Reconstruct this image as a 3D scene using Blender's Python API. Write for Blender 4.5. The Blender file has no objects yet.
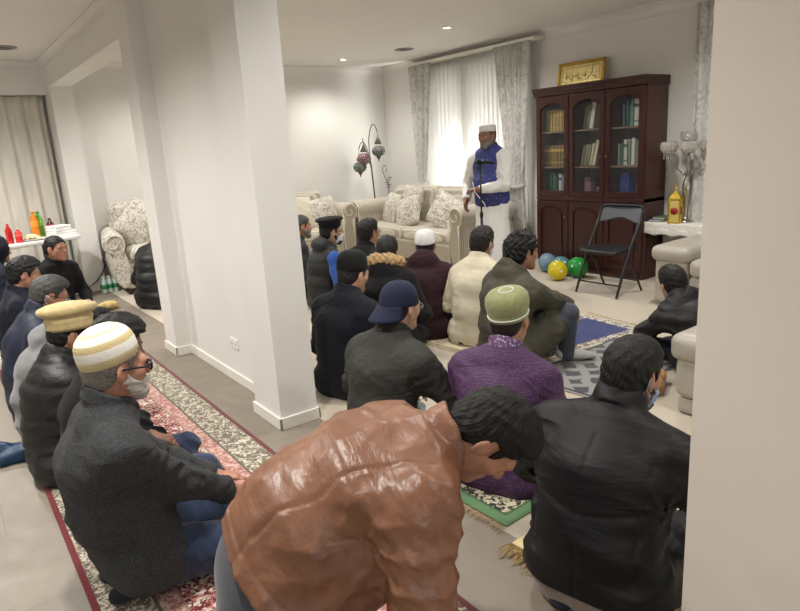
import bpy, math, random
import numpy as np
from mathutils import Vector, Matrix

SC = bpy.context.scene
COL = SC.collection
PI = math.pi
DETAIL = 1.0          # multiplies every voxel size

# ------------------------------------------------------------------ camera
cam_d = bpy.data.cameras.new('camera')
cam = bpy.data.objects.new('camera', cam_d)
COL.objects.link(cam)
RW = np.array([[0.8014121312665381, -0.19325688169200617, 0.5660303645013288],
               [-0.594958175800567, -0.16051475784619462, 0.7875657315815862],
               [-0.061346270521416814, -0.9679291245707299, -0.2436182359776331]])
EYE = np.array([0, 0, 1.52])
m = Matrix.Identity(4)
for i in range(3):
    m[i][0] = RW[i][0]; m[i][1] = -RW[i][1]; m[i][2] = -RW[i][2]; m[i][3] = EYE[i]
cam.matrix_world = m
cam_d.sensor_width = 36.0
cam_d.lens = 635.39 / 800 * 36
cam_d.clip_start = 0.05
SC.camera = cam

# ------------------------------------------------------------------ materials
def S(c):   # 0-255 sRGB -> linear rgba
    return tuple((x / 255 / 12.92 if x / 255 <= .04045 else ((x / 255 + .055) / 1.055) ** 2.4) for x in c) + (1,)

class NB:
    def __init__(s, name):
        s.m = bpy.data.materials.new(name); s.m.use_nodes = True
        s.t = s.m.node_tree; s.n = s.t.nodes; s.b = s.n['Principled BSDF']; s.out = s.n['Material Output']
        s._tc = None
    def node(s, typ, **kw):
        o = s.n.new(typ)
        for k, v in kw.items():
            if k.startswith('i_'):
                o.inputs[k[2:].replace('_', ' ')].default_value = v
            else: setattr(o, k, v)
        return o
    def L(s, a, b): s.t.links.new(a, b)
    @property
    def co(s):
        if s._tc is None: s._tc = s.node('ShaderNodeTexCoord')
        return s._tc.outputs['Object']
    def mapped(s, scale=(1, 1, 1), rot=(0, 0, 0), loc=(0, 0, 0)):
        mp = s.node('ShaderNodeMapping'); mp.inputs['Scale'].default_value = scale
        mp.inputs['Rotation'].default_value = rot; mp.inputs['Location'].default_value = loc
        s.L(s.co, mp.inputs[0]); return mp.outputs[0]
    def noise(s, scale, detail=4, vec=None, rough=.6, dist=0):
        o = s.node('ShaderNodeTexNoise'); o.inputs['Scale'].default_value = scale
        o.inputs['Detail'].default_value = detail; o.inputs['Roughness'].default_value = rough
        o.inputs['Distortion'].default_value = dist
        s.L(vec if vec is not None else s.co, o.inputs['Vector']); return o.outputs['Fac']
    def vor(s, scale, vec=None, feature='F1', out='Distance', rand=1.0):
        o = s.node('ShaderNodeTexVoronoi', feature=feature); o.inputs['Scale'].default_value = scale
        o.inputs['Randomness'].default_value = rand
        s.L(vec if vec is not None else s.co, o.inputs['Vector']); return o.outputs[out]
    def wave(s, scale, axis='X', vec=None, dist=0, dscale=1, prof='SIN', typ='BANDS'):
        o = s.node('ShaderNodeTexWave', wave_profile=prof, wave_type=typ)
        if typ == 'BANDS': o.bands_direction = axis
        o.inputs['Scale'].default_value = scale; o.inputs['Distortion'].default_value = dist
        o.inputs['Detail Scale'].default_value = dscale
        s.L(vec if vec is not None else s.co, o.inputs['Vector']); return o.outputs['Fac']
    def math(s, op, a, b=None, c=None, clamp=False):
        o = s.node('ShaderNodeMath', operation=op); o.use_clamp = clamp
        for i, v in enumerate((a, b, c)):
            if v is None: continue
            if isinstance(v, (int, float)): o.inputs[i].default_value = v
            else: s.L(v, o.inputs[i])
        return o.outputs[0]
    def xyz(s, vec=None):
        o = s.node('ShaderNodeSeparateXYZ'); s.L(vec if vec is not None else s.co, o.inputs[0]); return o.outputs
    def ramp(s, fac, stops, interp='LINEAR'):
        o = s.node('ShaderNodeValToRGB'); r = o.color_ramp; r.interpolation = interp
        while len(r.elements) < len(stops): r.elements.new(.5)
        for e, (p, c) in zip(r.elements, stops):
            e.position = p; e.color = c if len(c) == 4 else S(c)
        s.L(fac, o.inputs[0]); return o.outputs[0]
    def mix(s, fac, a, b):
        o = s.node('ShaderNodeMix', data_type='RGBA')
        ins = [i for i in o.inputs if i.type == 'RGBA']
        f = o.inputs[0]
        if isinstance(fac, (int, float)): f.default_value = fac
        else: s.L(fac, f)
        for i, v in zip(ins, (a, b)):
            if isinstance(v, tuple): i.default_value = v if len(v) == 4 else S(v)
            else: s.L(v, i)
        return [x for x in o.outputs if x.type == 'RGBA'][0]
    def color(s, v):
        if isinstance(v, tuple): s.b.inputs['Base Color'].default_value = v if len(v) == 4 else S(v)
        else: s.L(v, s.b.inputs['Base Color'])
        return s
    def set(s, **kw):
        for k, v in kw.items(): s.b.inputs[k.replace('_', ' ')].default_value = v
        return s
    def bump(s, h, strength=.3, dist=.01):
        o = s.node('ShaderNodeBump'); o.inputs['Strength'].default_value = strength
        o.inputs['Distance'].default_value = dist
        s.L(h, o.inputs['Height'])
        prev = s.b.inputs['Normal'].links
        if prev: s.L(prev[0].from_socket, o.inputs['Normal'])
        s.L(o.outputs[0], s.b.inputs['Normal']); return s

_mc = {}
def M(name, col, rough=.6, var=.12, vscale=6, bscale=0, bstr=.2, bdist=.004, **kw):
    """plain material: slightly varied colour and a fine bump"""
    if name in _mc: return _mc[name]
    n = NB(name); c = S(col) if len(col) == 3 else col
    d = tuple(max(0, x * (1 - var)) for x in c[:3]) + (1,); e = tuple(min(1, x * (1 + var)) for x in c[:3]) + (1,)
    n.color(n.ramp(n.noise(vscale), [(.3, d), (.7, e)])); n.set(Roughness=rough, **kw)
    if bscale: n.bump(n.noise(bscale, 5), bstr, bdist)
    _mc[name] = n.m; return n.m

# ------------------------------------------------------------------ objects
def tag(o, label=None, cat=None, group=None, kind=None):
    if label: o['label'] = label
    if cat: o['category'] = cat
    if group: o['group'] = group
    if kind: o['kind'] = kind
    return o
def empty(name, loc=(0, 0, 0), rz=0, label=None, cat=None, group=None):
    o = bpy.data.objects.new(name, None); COL.objects.link(o); o.empty_display_size = .05
    o.location = loc; o.rotation_euler = (0, 0, rz); return tag(o, label, cat, group)
def mesh_obj(name, verts, faces, mat, parent=None, smooth=False, loc=None, rot=None):
    me = bpy.data.meshes.new(name)
    me.from_pydata([tuple(map(float, v)) for v in verts], [], [tuple(f) for f in faces]); me.update()
    if smooth: me.polygons.foreach_set('use_smooth', [True] * len(me.polygons))
    o = bpy.data.objects.new(name, me); COL.objects.link(o)
    if mat: me.materials.append(mat)
    if parent: o.parent = parent
    if loc is not None: o.location = loc
    if rot is not None: o.rotation_euler = rot
    return o
def kids(o): return [c for c in COL.objects if c.parent == o]
def copy_tree(o, parent=None):
    c = o.copy(); COL.objects.link(c)
    if parent: c.parent = parent
    for ch in list(o.children): copy_tree(ch, c)
    return c

class MB:
    """collects shapes into ONE mesh"""
    def __init__(s): s.v = []; s.f = []; s.sm = []
    def add(s, v, f, sm=False, mat=None):
        b = len(s.v)
        if mat is not None: v = [mat @ Vector(p) for p in v]
        s.v += [tuple(p) for p in v]; s.f += [tuple(b + i for i in q) for q in f]; s.sm += [sm] * len(f); return s
    def box(s, lo, hi, bev=0, mat=None):
        (x0, y0, z0), (x1, y1, z1) = lo, hi
        if bev <= 0:
            v = [(x0, y0, z0), (x1, y0, z0), (x1, y1, z0), (x0, y1, z0), (x0, y0, z1), (x1, y0, z1), (x1, y1, z1), (x0, y1, z1)]
            f = [(3, 2, 1, 0), (4, 5, 6, 7), (0, 1, 5, 4), (1, 2, 6, 5), (2, 3, 7, 6), (3, 0, 4, 7)]
            return s.add(v, f, False, mat)
        import bmesh
        bm = bmesh.new(); bmesh.ops.create_cube(bm, size=1)
        for p in bm.verts:
            p.co = Vector(((x0 + x1) / 2 + p.co.x * (x1 - x0), (y0 + y1) / 2 + p.co.y * (y1 - y0), (z0 + z1) / 2 + p.co.z * (z1 - z0)))
        bmesh.ops.bevel(bm, geom=bm.edges[:] , offset=min(bev, .49 * min(x1 - x0, y1 - y0, z1 - z0)), segments=3 if bev > .012 else 2, profile=.5, affect='EDGES')
        bm.verts.index_update()
        s.add([tuple(p.co) for p in bm.verts], [[q.index for q in f.verts] for f in bm.faces], bev > .012, mat); bm.free(); return s
    def tube(s, pts, r, n=10, cap=True, sm=True, flat=1.0):
        pts = [Vector(p) for p in pts]; rr = r if isinstance(r, (list, tuple)) else [r] * len(pts)
        v = []; f = []; pu = None
        for i, p in enumerate(pts):
            t = (pts[min(i + 1, len(pts) - 1)] - pts[max(i - 1, 0)]).normalized()
            if pu is None:
                u = t.orthogonal().normalized()
                if abs(t.z) < .9: u = t.cross(Vector((0, 0, 1))).normalized()
            else: u = (pu - t * pu.dot(t)).normalized()
            pu = u; w = t.cross(u)
            for k in range(n):
                a = 2 * PI * k / n
                v.append(p + (u * math.cos(a) + w * math.sin(a) * flat) * rr[i])
        for i in range(len(pts) - 1):
            for k in range(n):
                f.append((i * n + k, i * n + (k + 1) % n, (i + 1) * n + (k + 1) % n, (i + 1) * n + k))
        if cap: f.append(tuple(range(n - 1, -1, -1))); f.append(tuple((len(pts) - 1) * n + k for k in range(n)))
        return s.add(v, f, sm)
    def lathe(s, prof, n=24, c=(0, 0, 0), sx=1, sy=1, sm=True, mat=None, fn=None):
        v = []; f = []
        for (r, z) in prof:
            for k in range(n):
                a = 2 * PI * k / n; q = r * (fn(a, z) if fn else 1)
                v.append((c[0] + q * sx * math.cos(a), c[1] + q * sy * math.sin(a), c[2] + z))
        for i in range(len(prof) - 1):
            for k in range(n):
                f.append((i * n + k, i * n + (k + 1) % n, (i + 1) * n + (k + 1) % n, (i + 1) * n + k))
        f.append(tuple(range(n - 1, -1, -1))); f.append(tuple((len(prof) - 1) * n + k for k in range(n)))
        return s.add(v, f, sm, mat)
    def prism(s, poly, d, plane='XZ', off=0, sm=False, mat=None):
        """polygon (a,b) extruded by d along the third axis"""
        def P(a, b, c): return {'XZ': (a, c, b), 'XY': (a, b, c), 'YZ': (c, a, b)}[plane]
        n = len(poly); v = [P(a, b, off) for a, b in poly] + [P(a, b, off + d) for a, b in poly]
        f = [tuple(range(n)), tuple(range(2 * n - 1, n - 1, -1))] + [(i, n + i, n + (i + 1) % n, (i + 1) % n) for i in range(n)]
        return s.add(v, f, sm, mat)
    def grid(s, fn, nu, nv, thick=0, sm=True):
        """surface fn(u,v) in 0..1, given real thickness along -normal"""
        P = np.array([[fn(i / nu, j / nv) for j in range(nv + 1)] for i in range(nu + 1)], float)
        W = nv + 1; v = [tuple(p) for p in P.reshape(-1, 3)]
        f = [(i * W + j, (i + 1) * W + j, (i + 1) * W + j + 1, i * W + j + 1) for i in range(nu) for j in range(nv)]
        if thick:
            du = np.gradient(P, axis=0); dv = np.gradient(P, axis=1); N = np.cross(du, dv)
            N /= np.linalg.norm(N, axis=2, keepdims=True) + 1e-9
            B = (P - N * thick).reshape(-1, 3); o = len(v); v += [tuple(p) for p in B]
            f += [tuple(o + q for q in reversed(t)) for t in f]
            rim = [i * W for i in range(nu)] + [nu * W + j for j in range(nv)] + [i * W + nv for i in range(nu, 0, -1)] + [j for j in range(nv, 0, -1)]
            for a in range(len(rim)):
                p, q = rim[a], rim[(a + 1) % len(rim)]; f.append((q, p, o + p, o + q))
        return s.add(v, f, sm)
    def build(s, name, mat, parent=None, loc=None, rot=None):
        o = mesh_obj(name, s.v, s.f, mat, parent, False, loc, rot)
        o.data.polygons.foreach_set('use_smooth', s.sm)
        import bmesh
        bm = bmesh.new(); bm.from_mesh(o.data); bmesh.ops.recalc_face_normals(bm, faces=bm.faces[:]); bm.to_mesh(o.data); bm.free()
        return o

# ------------------------------------------------------------------ signed distance modelling
def nv(a): return np.asarray(a, float)
def unit(a): a = nv(a); return a / (np.linalg.norm(a) + 1e-12)

class Vox:
    def __init__(s, lo, hi, h):
        s.h = h; s.lo = nv(lo); n = np.ceil((nv(hi) - s.lo) / h).astype(int) + 1
        s.F = np.full(n, 1.0, np.float32); s.ax = [(s.lo[i] + h * np.arange(n[i])).astype(np.float32) for i in range(3)]
    def sl(s, lo, hi, pad):
        r = []
        for i in range(3):
            a = int(np.floor((lo[i] - pad - s.lo[i]) / s.h)); b = int(np.ceil((hi[i] + pad - s.lo[i]) / s.h)) + 1
            r.append(slice(max(0, a), max(0, min(b, s.F.shape[i]))))
        return tuple(r)
    def xyz(s, sl): return s.ax[0][sl[0]][:, None, None], s.ax[1][sl[1]][None, :, None], s.ax[2][sl[2]][None, None, :]
    def op(s, prim, k=.02, mode='u'):
        fn, lo, hi = prim; sl = s.sl(lo, hi, k + 3 * s.h)
        A = s.F[sl]
        if A.size == 0: return s
        B = np.broadcast_to(fn(*s.xyz(sl)), A.shape)
        if mode == 'u':
            h = np.clip(.5 + .5 * (B - A) / k, 0, 1); s.F[sl] = B + (A - B) * h - k * h * (1 - h)
            # smooth minimum; (h=1 where A is nearer)
        elif mode == 's':
            B = -B; h = np.clip(.5 - .5 * (B - A) / k, 0, 1); s.F[sl] = B + (A - B) * h + k * h * (1 - h)
        return s
    def all(s, fn):   # intersect with fn over the whole grid
        sl = tuple(slice(0, n) for n in s.F.shape); np.maximum(s.F, fn(*s.xyz(sl)), out=s.F); return s
    def displace(s, fn, band=.03):
        I = np.where(np.abs(s.F) < band)
        if len(I[0]): s.F[I] += fn(s.ax[0][I[0]], s.ax[1][I[1]], s.ax[2][I[2]]).astype(np.float32)
        return s
    def mesh(s):
        F = s.F.copy(); F[0] = F[-1] = 1; F[:, 0] = F[:, -1] = 1; F[:, :, 0] = F[:, :, -1] = 1
        F[F == 0] = 1e-6; B = F < 0
        c = np.zeros(tuple(n - 1 for n in F.shape), np.uint8)
        sh = [(i, j, k) for i in (0, 1) for j in (0, 1) for k in (0, 1)]
        for i, j, k in sh: c += B[i:i + c.shape[0], j:j + c.shape[1], k:k + c.shape[2]]
        act = (c > 0) & (c < 8); idx = np.argwhere(act); N = len(idx)
        vid = np.full(c.shape, -1, np.int32); vid[act] = np.arange(N)
        pos = np.zeros((N, 3)); cnt = np.zeros(N)
        for a in sh:
            for d in range(3):
                if a[d]: continue
                b = list(a); b[d] = 1
                f0 = F[idx[:, 0] + a[0], idx[:, 1] + a[1], idx[:, 2] + a[2]].astype(float); f1 = F[idx[:, 0] + b[0], idx[:, 1] + b[1], idx[:, 2] + b[2]].astype(float)
                mk = (f0 < 0) != (f1 < 0); t = np.where(mk, f0 / np.where(mk, f0 - f1, 1), 0)
                p = np.tile(np.array(a, float), (N, 1)); p[:, d] += t
                pos += p * mk[:, None]; cnt += mk
        V = s.lo + s.h * (idx + pos / np.maximum(cnt, 1)[:, None])
        Q = []
        for d in range(3):
            e, g = (d + 1) % 3, (d + 2) % 3
            n = list(F.shape); s0 = [slice(None)] * 3; s1 = [slice(None)] * 3
            s0[d] = slice(0, n[d] - 1); s1[d] = slice(1, n[d])
            a0 = B[tuple(s0)]; a1 = B[tuple(s1)]; E = np.argwhere(a0 != a1)
            E = E[(E[:, e] > 0) & (E[:, g] > 0) & (E[:, e] < n[e] - 1) & (E[:, g] < n[g] - 1)]
            ins = a0[E[:, 0], E[:, 1], E[:, 2]]
            def cell(de, dg):
                q = E.copy(); q[:, e] += de; q[:, g] += dg; return vid[q[:, 0], q[:, 1], q[:, 2]]
            q = np.stack([cell(-1, -1), cell(0, -1), cell(0, 0), cell(-1, 0)], 1)
            q[~ins] = q[~ins][:, ::-1]; Q.append(q)
        return V, np.concatenate(Q)
    def obj(s, name, mat, parent=None, relax=1):
        V, Q = s.mesh()
        for _ in range(relax):     # light Laplacian smoothing
            acc = np.zeros_like(V); cn = np.zeros(len(V))
            for a, b in ((0, 1), (1, 2), (2, 3), (3, 0)):
                np.add.at(acc, Q[:, a], V[Q[:, b]]); np.add.at(cn, Q[:, a], 1)
            V = V * .5 + .5 * acc / np.maximum(cn, 1)[:, None]
        me = bpy.data.meshes.new(name); me.vertices.add(len(V)); me.vertices.foreach_set('co', V.astype(np.float32).ravel())
        me.loops.add(Q.size); me.loops.foreach_set('vertex_index', Q.ravel().astype(np.int32))
        me.polygons.add(len(Q)); me.polygons.foreach_set('loop_start', np.arange(0, Q.size, 4, dtype=np.int32))
        me.polygons.foreach_set('use_smooth', np.ones(len(Q), bool))
        me.update(calc_edges=True); me.validate()
        o = bpy.data.objects.new(name, me); COL.objects.link(o); me.materials.append(mat)
        if parent: o.parent = parent
        return o

def cap(a, b, ra, rb, cut=None):
    a, b = nv(a), nv(b); ba = b - a; L2 = max(1e-9, ba @ ba); r = max(ra, rb)
    def fn(X, Y, Z):
        px, py, pz = X - a[0], Y - a[1], Z - a[2]
        t = np.clip((px * ba[0] + py * ba[1] + pz * ba[2]) / L2, 0, 1)
        d = np.sqrt((px - t * ba[0]) ** 2 + (py - t * ba[1]) ** 2 + (pz - t * ba[2]) ** 2) - (ra + (rb - ra) * t)
        if cut is not None:
            u = unit(ba); d = np.maximum(d, (X - b[0]) * u[0] + (Y - b[1]) * u[1] + (Z - b[2]) * u[2] - cut)
        return d
    return fn, np.minimum(a, b) - r, np.maximum(a, b) + r
def ecap(a, b, wa, wb, u):
    """capsule with elliptic section: wa/wb = (half width along u, half depth)"""
    a, b, u = nv(a), nv(b), unit(u); ba = b - a; L2 = max(1e-9, ba @ ba); r = max(*wa, *wb)
    def fn(X, Y, Z):
        px, py, pz = X - a[0], Y - a[1], Z - a[2]
        t = np.clip((px * ba[0] + py * ba[1] + pz * ba[2]) / L2, 0, 1)
        qx, qy, qz = px - t * ba[0], py - t * ba[1], pz - t * ba[2]
        qu = qx * u[0] + qy * u[1] + qz * u[2]; q2 = np.maximum(qx * qx + qy * qy + qz * qz - qu * qu, 0); qu = qu * qu
        w = wa[0] + (wb[0] - wa[0]) * t; d = wa[1] + (wb[1] - wa[1]) * t
        k0 = np.sqrt(qu / w ** 2 + q2 / d ** 2); k1 = np.sqrt(qu / w ** 4 + q2 / d ** 4) + 1e-6
        return k0 * (k0 - 1) / k1
    return fn, np.minimum(a, b) - r, np.maximum(a, b) + r
def ell(c, r, R=None):
    c, r = nv(c), nv(r); R = np.eye(3) if R is None else nv(R)
    def fn(X, Y, Z):
        px, py, pz = X - c[0], Y - c[1], Z - c[2]
        k0 = 0; k1 = 0
        for i in range(3):
            q = px * R[0, i] + py * R[1, i] + pz * R[2, i]; k0 = k0 + (q / r[i]) ** 2; k1 = k1 + (q / r[i] ** 2) ** 2
        k0 = np.sqrt(k0); return k0 * (k0 - 1) / (np.sqrt(k1) + 1e-6)
    m = r.max(); return fn, c - m, c + m
def ring(c, ax, R, th, hh, u=None, ratio=1.0, flare=0.0):
    """collar: annulus of radius R (elliptic if u,ratio), wall th, half height hh about axis ax"""
    c, ax = nv(c), unit(ax); u = unit(u if u is not None else np.cross(ax, [0, 1, .01])); u = unit(u - ax * (u @ ax))
    def fn(X, Y, Z):
        px, py, pz = X - c[0], Y - c[1], Z - c[2]; h = px * ax[0] + py * ax[1] + pz * ax[2]
        qu = px * u[0] + py * u[1] + pz * u[2]; q2 = np.maximum(px * px + py * py + pz * pz - h * h - qu * qu, 0)
        rr = np.sqrt(qu * qu + q2 * ratio ** 2)
        d1 = np.abs(rr - R - flare * h) - th; d2 = np.abs(h) - hh
        return np.minimum(np.maximum(d1, d2), 0) + np.sqrt(np.maximum(d1, 0) ** 2 + np.maximum(d2, 0) ** 2) - .003
    m = R + th + hh; return fn, c - m, c + m

def folds(seed, amp, freq=14, stretch=(1, 1, 1.8), n=4):
    g = np.random.RandomState(seed); D = g.normal(size=(n, 3)) * nv(stretch); D /= np.linalg.norm(D, axis=1)[:, None]
    W = g.normal(size=(n, 3)); W /= np.linalg.norm(W, axis=1)[:, None]; ph = g.rand(n, 3) * 6.28; fr = freq * (.6 + g.rand(n))
    def fn(x, y, z):
        r = 0
        for i in range(n):
            w = 1.6 * np.sin(7 * (x * W[i, 0] + y * W[i, 1] + z * W[i, 2]) + ph[i, 0])
            s_ = np.sin(fr[i] * (x * D[i, 0] + y * D[i, 1] + z * D[i, 2]) * 2 + w + ph[i, 1])
            mk = .5 + .5 * np.sin(9 * (x * W[i, 1] + y * W[i, 2] + z * W[i, 0]) + ph[i, 2])
            r = r + (np.abs(s_) * 2 - 1.1) * mk
        return r * amp / n
    return fn
def quilt(amp, pitch, zoff=0, ax=(0, 0, 1)):
    ax = unit(ax)
    def fn(x, y, z): return amp * (1 - 1.7 * np.abs(np.sin(PI * ((x * ax[0] + y * ax[1] + z * ax[2]) + zoff) / pitch)) ** .7)
    return fn
# ------------------------------------------------------------------ people
def rotx(a): c, s = math.cos(a), math.sin(a); return np.array([[1, 0, 0], [0, c, -s], [0, s, c]])
def roty(a): c, s = math.cos(a), math.sin(a); return np.array([[c, 0, s], [0, 1, 0], [-s, 0, c]])
def rotz(a): c, s = math.cos(a), math.sin(a); return np.array([[c, -s, 0], [s, c, 0], [0, 0, 1]])
D2R = PI / 180

def ik(a, b, l1, l2, pole):
    a, b, pole = nv(a), nv(b), nv(pole); d = b - a; L = np.linalg.norm(d)
    if L > (l1 + l2) * .995: b = a + d / L * (l1 + l2) * .995; d = b - a; L = np.linalg.norm(d)
    u = d / L; x = (l1 * l1 - l2 * l2 + L * L) / (2 * L); h = math.sqrt(max(0, l1 * l1 - x * x))
    p = pole - u * (pole @ u); p = unit(p); return a + u * x + p * h, b

def pose(pz=.13, lean=8, slump=14, roll=0, twist=0, head=(0, 8, 0), s=1.0, w=1.0, wrists=None, poles=None, hips=None, knees=None, ankles=None,
         toes=None, hand=None, shoulder=.178, stand=False, neckfwd=0.015, headup=.150, shz=0.0):
    """joints in person space: x right, y forward, z up; index 0 is the left limb"""
    J = {'s': s, 'w': w}; th = [(lean + slump * q) * D2R for q in (-.4, .35, 1.0, 1.3)]; rl = roll * D2R
    dr = [roty(rl * q) @ nv([0, math.sin(a), math.cos(a)]) for a, q in zip(th, (.5, 1, 1.2, 1.2))]
    J['pel'] = nv([0, 0, pz]); J['wai'] = J['pel'] + dr[0] * .165 * s; J['che'] = J['wai'] + dr[1] * .18 * s; J['nek'] = J['che'] + dr[2] * .175 * s
    side = rotz(twist * D2R) @ roty(rl) @ nv([1, 0, 0]); J['side'] = unit(side - dr[2] * (side @ dr[2])); J['up'] = dr[2]; J['back'] = unit(np.cross(dr[2], J['side'])) * -1
    fw = -J['back']; J['fwd'] = fw
    J['R'] = rotz(head[0] * D2R) @ roty(head[2] * D2R) @ rotx(-head[1] * D2R)
    J['nb'] = J['nek'] + dr[3] * .055 * s
    J['head'] = J['nek'] + dr[3] * .06 * s + (J['R'] @ nv([0, .022 + neckfwd, headup - .06])) * s
    J['sh'] = [J['nek'] - dr[2] * (.092 - shz) * s + J['side'] * q * shoulder * s * w + fw * .012 for q in (-1, 1)]
    hips = hips or [(-.10, .02, pz - .02), (.10, .02, pz - .02)]; J['hip'] = [nv(h) for h in hips]
    J['kn'] = [nv(k) for k in (knees or [(-.34, .27, .16), (.34, .27, .16)])]
    J['an'] = [nv(k) for k in (ankles or [(.10, .33, .07), (-.10, .36, .07)])]
    J['toe'] = [nv(k) for k in (toes or [J['an'][0] + nv([.12, .05, -.03]), J['an'][1] + nv([-.12, .05, -.03])])]
    wr = wrists or [(-.20, .28, pz + .12), (.20, .28, pz + .12)]; poles = poles or [(-.6, -.5, -.5), (.6, -.5, -.5)]
    J['el'] = []; J['wr'] = []
    for i in (0, 1):
        e, q = ik(J['sh'][i], wr[i], .285 * s, .255 * s, poles[i]); J['el'].append(e); J['wr'].append(q)
    hand = hand or [None, None]; J['hand'] = []
    for i in (0, 1):
        h = hand[i] or {}; d = unit(h.get('dir', J['wr'][i] - J['el'][i])); n = nv(h.get('palm', (0, 0, -1))); n = unit(n - d * (n @ d))
        J['hand'].append((d, n, h.get('curl', .5), h.get('spread', .0)))
    return J

def kneel(pz=.25, y=.0, **k):
    return pose(pz=pz, hips=[(-.1, .03, pz - .02), (.1, .03, pz - .02)], knees=[(-.15, .42, .075), (.15, .42, .075)], ankles=[(-.10, .07, .065), (.10, .07, .065)],
                toes=[(-.07, -.11, .035), (.07, -.11, .035)], wrists=k.pop('wrists', [(-.14, .27, pz + .09), (.14, .27, pz + .09)]), **k)

def head_prims(hs, c, R):
    """list of (prim, k, mode) in person space for a face"""
    T = lambda p: nv(c) + R @ (nv(p) * hs)
    E = lambda p, r, Q=None: ell(T(p), nv(r) * hs, R if Q is None else R @ Q)
    C = lambda a, b, ra, rb: cap(T(a), T(b), ra * hs, rb * hs)
    L = [(E((0, -.014, .030), (.074, .096, .085)), .02, 'u'), (E((0, .030, -.035), (.058, .060, .078)), .035, 'u'), (E((0, -.03, -.04), (.060, .065, .06)), .03, 'u')]
    for q in (-1, 1):
        L += [(C((q * .052, .0, -.045), (q * .020, .068, -.098), .018, .016), .03, 'u'), (E((q * .043, .058, -.022), (.020, .022, .018)), .03, 'u')]
    L += [(E((0, .070, -.100), (.024, .020, .018)), .025, 'u'), (C((-.040, .078, .018), (.040, .078, .018), .013, .013), .02, 'u')]
    for q in (-1, 1): L += [(E((q * .033, .098, -.004), (.019, .016, .011)), .012, 's')]
    L += [(C((0, .086, .010), (0, .110, -.030), .0085, .0125), .014, 'u')]
    for q in (-1, 1): L += [(E((q * .013, .100, -.035), (.009, .010, .008)), .008, 'u')]
    L += [(E((0, .090, -.061), (.024, .010, .0065)), .007, 'u'), (E((0, .088, -.073), (.021, .010, .0075)), .007, 'u'), (E((0, .100, -.0665), (.022, .005, .0018)), .004, 's')]
    for q in (-1, 1):
        Q = rotz(q * .35) @ rotx(-.15)
        L += [(E((q * .078, -.010, -.008), (.009, .021, .033), Q), .008, 'u'), (E((q * .074, -.004, -.012), (.010, .013, .020), Q), .01, 'u'), (E((q * .089, -.004, -.004), (.006, .010, .018), Q), .006, 's')]
    return L

def hand_prims(J, i, s):
    d, n, curl, spread = J['hand'][i]; w = J['wr'][i]; t = np.cross(n, d); q = 1 if i == 1 else -1
    th = unit(t) * (1 if (np.cross(n, d) @ nv([1, 0, 0])) * q < 0 else -1)      # towards the thumb = body's midline
    P = [(ecap(w, w + d * .085 * s, (.028 * s, .020 * s), (.040 * s, .013 * s), th), .02)]
    lens = [.074, .082, .076, .058]
    for f in range(4):
        off = (1.5 - f) * .0195 * s; a = w + d * (.088 - .006 * abs(f - 1)) * s + th * off
        sd = unit(d + th * (1.5 - f) * .10 * (.3 + spread)); L = lens[f] * s; p = a; ang = 0
        for g, (fr, r) in enumerate(((.45, .0092), (.32, .0084), (.23, .0076))):
            ang += curl * (.55, .95, .7)[g] * (1 + .12 * f); v = sd * math.cos(ang) + n * math.sin(ang); e = p + v * L * fr
            P.append((cap(p, e, r * s, r * .93 * s), .004)); p = e
    a = w + d * .022 * s + th * .026 * s; b = a + unit(d * .75 + th * .75 + n * .35) * .042 * s; c = b + unit(d * .95 + th * .25 + n * .3) * .030 * s; e = c + unit(d + n * .35) * .024 * s
    P += [(cap(a, b, .0155 * s, .012 * s), .012), (cap(b, c, .0115 * s, .0102 * s), .004), (cap(c, e, .0100 * s, .0085 * s), .004)]
    return P

def torso_prims(J, t, seat=True, belly=0.0, low=None):
    s, w, u = J['s'], J['w'], J['side']; T = nv((t, t)); f = lambda a, b: (a * s * w + t, b * s + t)
    up = J['nek'] - J['up'] * .065 * s; L = []
    hx = nv([1, 0, 0])
    L.append((ecap(J['pel'], J['wai'], f(.165, .125), f(.155, .118 + belly * .5), hx), .03))
    L.append((ecap(J['wai'], J['che'], f(.155, .118 + belly * .5), f(.168, .122 + belly * .2), u), .03))
    L.append((ecap(J['che'], up, f(.168, .122 + belly * .2), f(.130, .085), u), .03))
    if belly: L.append((ell(J['wai'] + J['fwd'] * .06, (.14 * s + t, (.10 + belly) * s + t, .15 * s + t)), .05))
    for q in (0, 1): L.append((cap(J['nek'] - J['up'] * .015 * s, J['sh'][q] - J['side'] * (q * 2 - 1) * .02 * s, .050 * s + t * .6, .058 * s + t * .8), .06))
    if seat:
        for q in (0, 1): L.append((ell(J['hip'][q] * nv([1, 1, 1]) + nv([0, -.015, 0]), (.115 * s * w + t, .12 * s + t, .115 * s + t)), .04))
    return L
def arm_prims(J, t, i, cut=True, fat=1.0):
    s = J['s']; w = J['wr'][i]; e = J['el'][i]
    return [(cap(J['sh'][i], e, .054 * s * fat + t, .046 * s * fat + t), .075 if t > .008 else .04), (cap(e, w, .046 * s * fat + t, .033 * s + t, 0.0 if cut else None), .025)]
def leg_prims(J, t, i):
    s = J['s']
    return [(cap(J['hip'][i], J['kn'][i], .088 * s + t, .060 * s + t), .04), (cap(J['kn'][i], J['an'][i], .060 * s + t, .040 * s + t), .03)]
def foot_prims(J, t, i):
    s = J['s']; a, b = J['an'][i], J['toe'][i]; d = unit(b - a); sd = unit(np.cross(d, [0, 0, 1.0]) + 1e-6)
    return [(ecap(a - d * .035 * s, a + (b - a) * .6, (.034 * s + t, .034 * s + t), (.040 * s + t, .026 * s + t), sd), .02), (ecap(a + (b - a) * .55, b, (.041 * s + t, .025 * s + t), (.034 * s + t, .016 * s + t), sd), .02)]

def bounds(prims, pad=.05):
    lo = np.min([p[0][1] for p in prims], 0) - pad; hi = np.max([p[0][2] for p in prims], 0) + pad; return lo, hi

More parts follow.
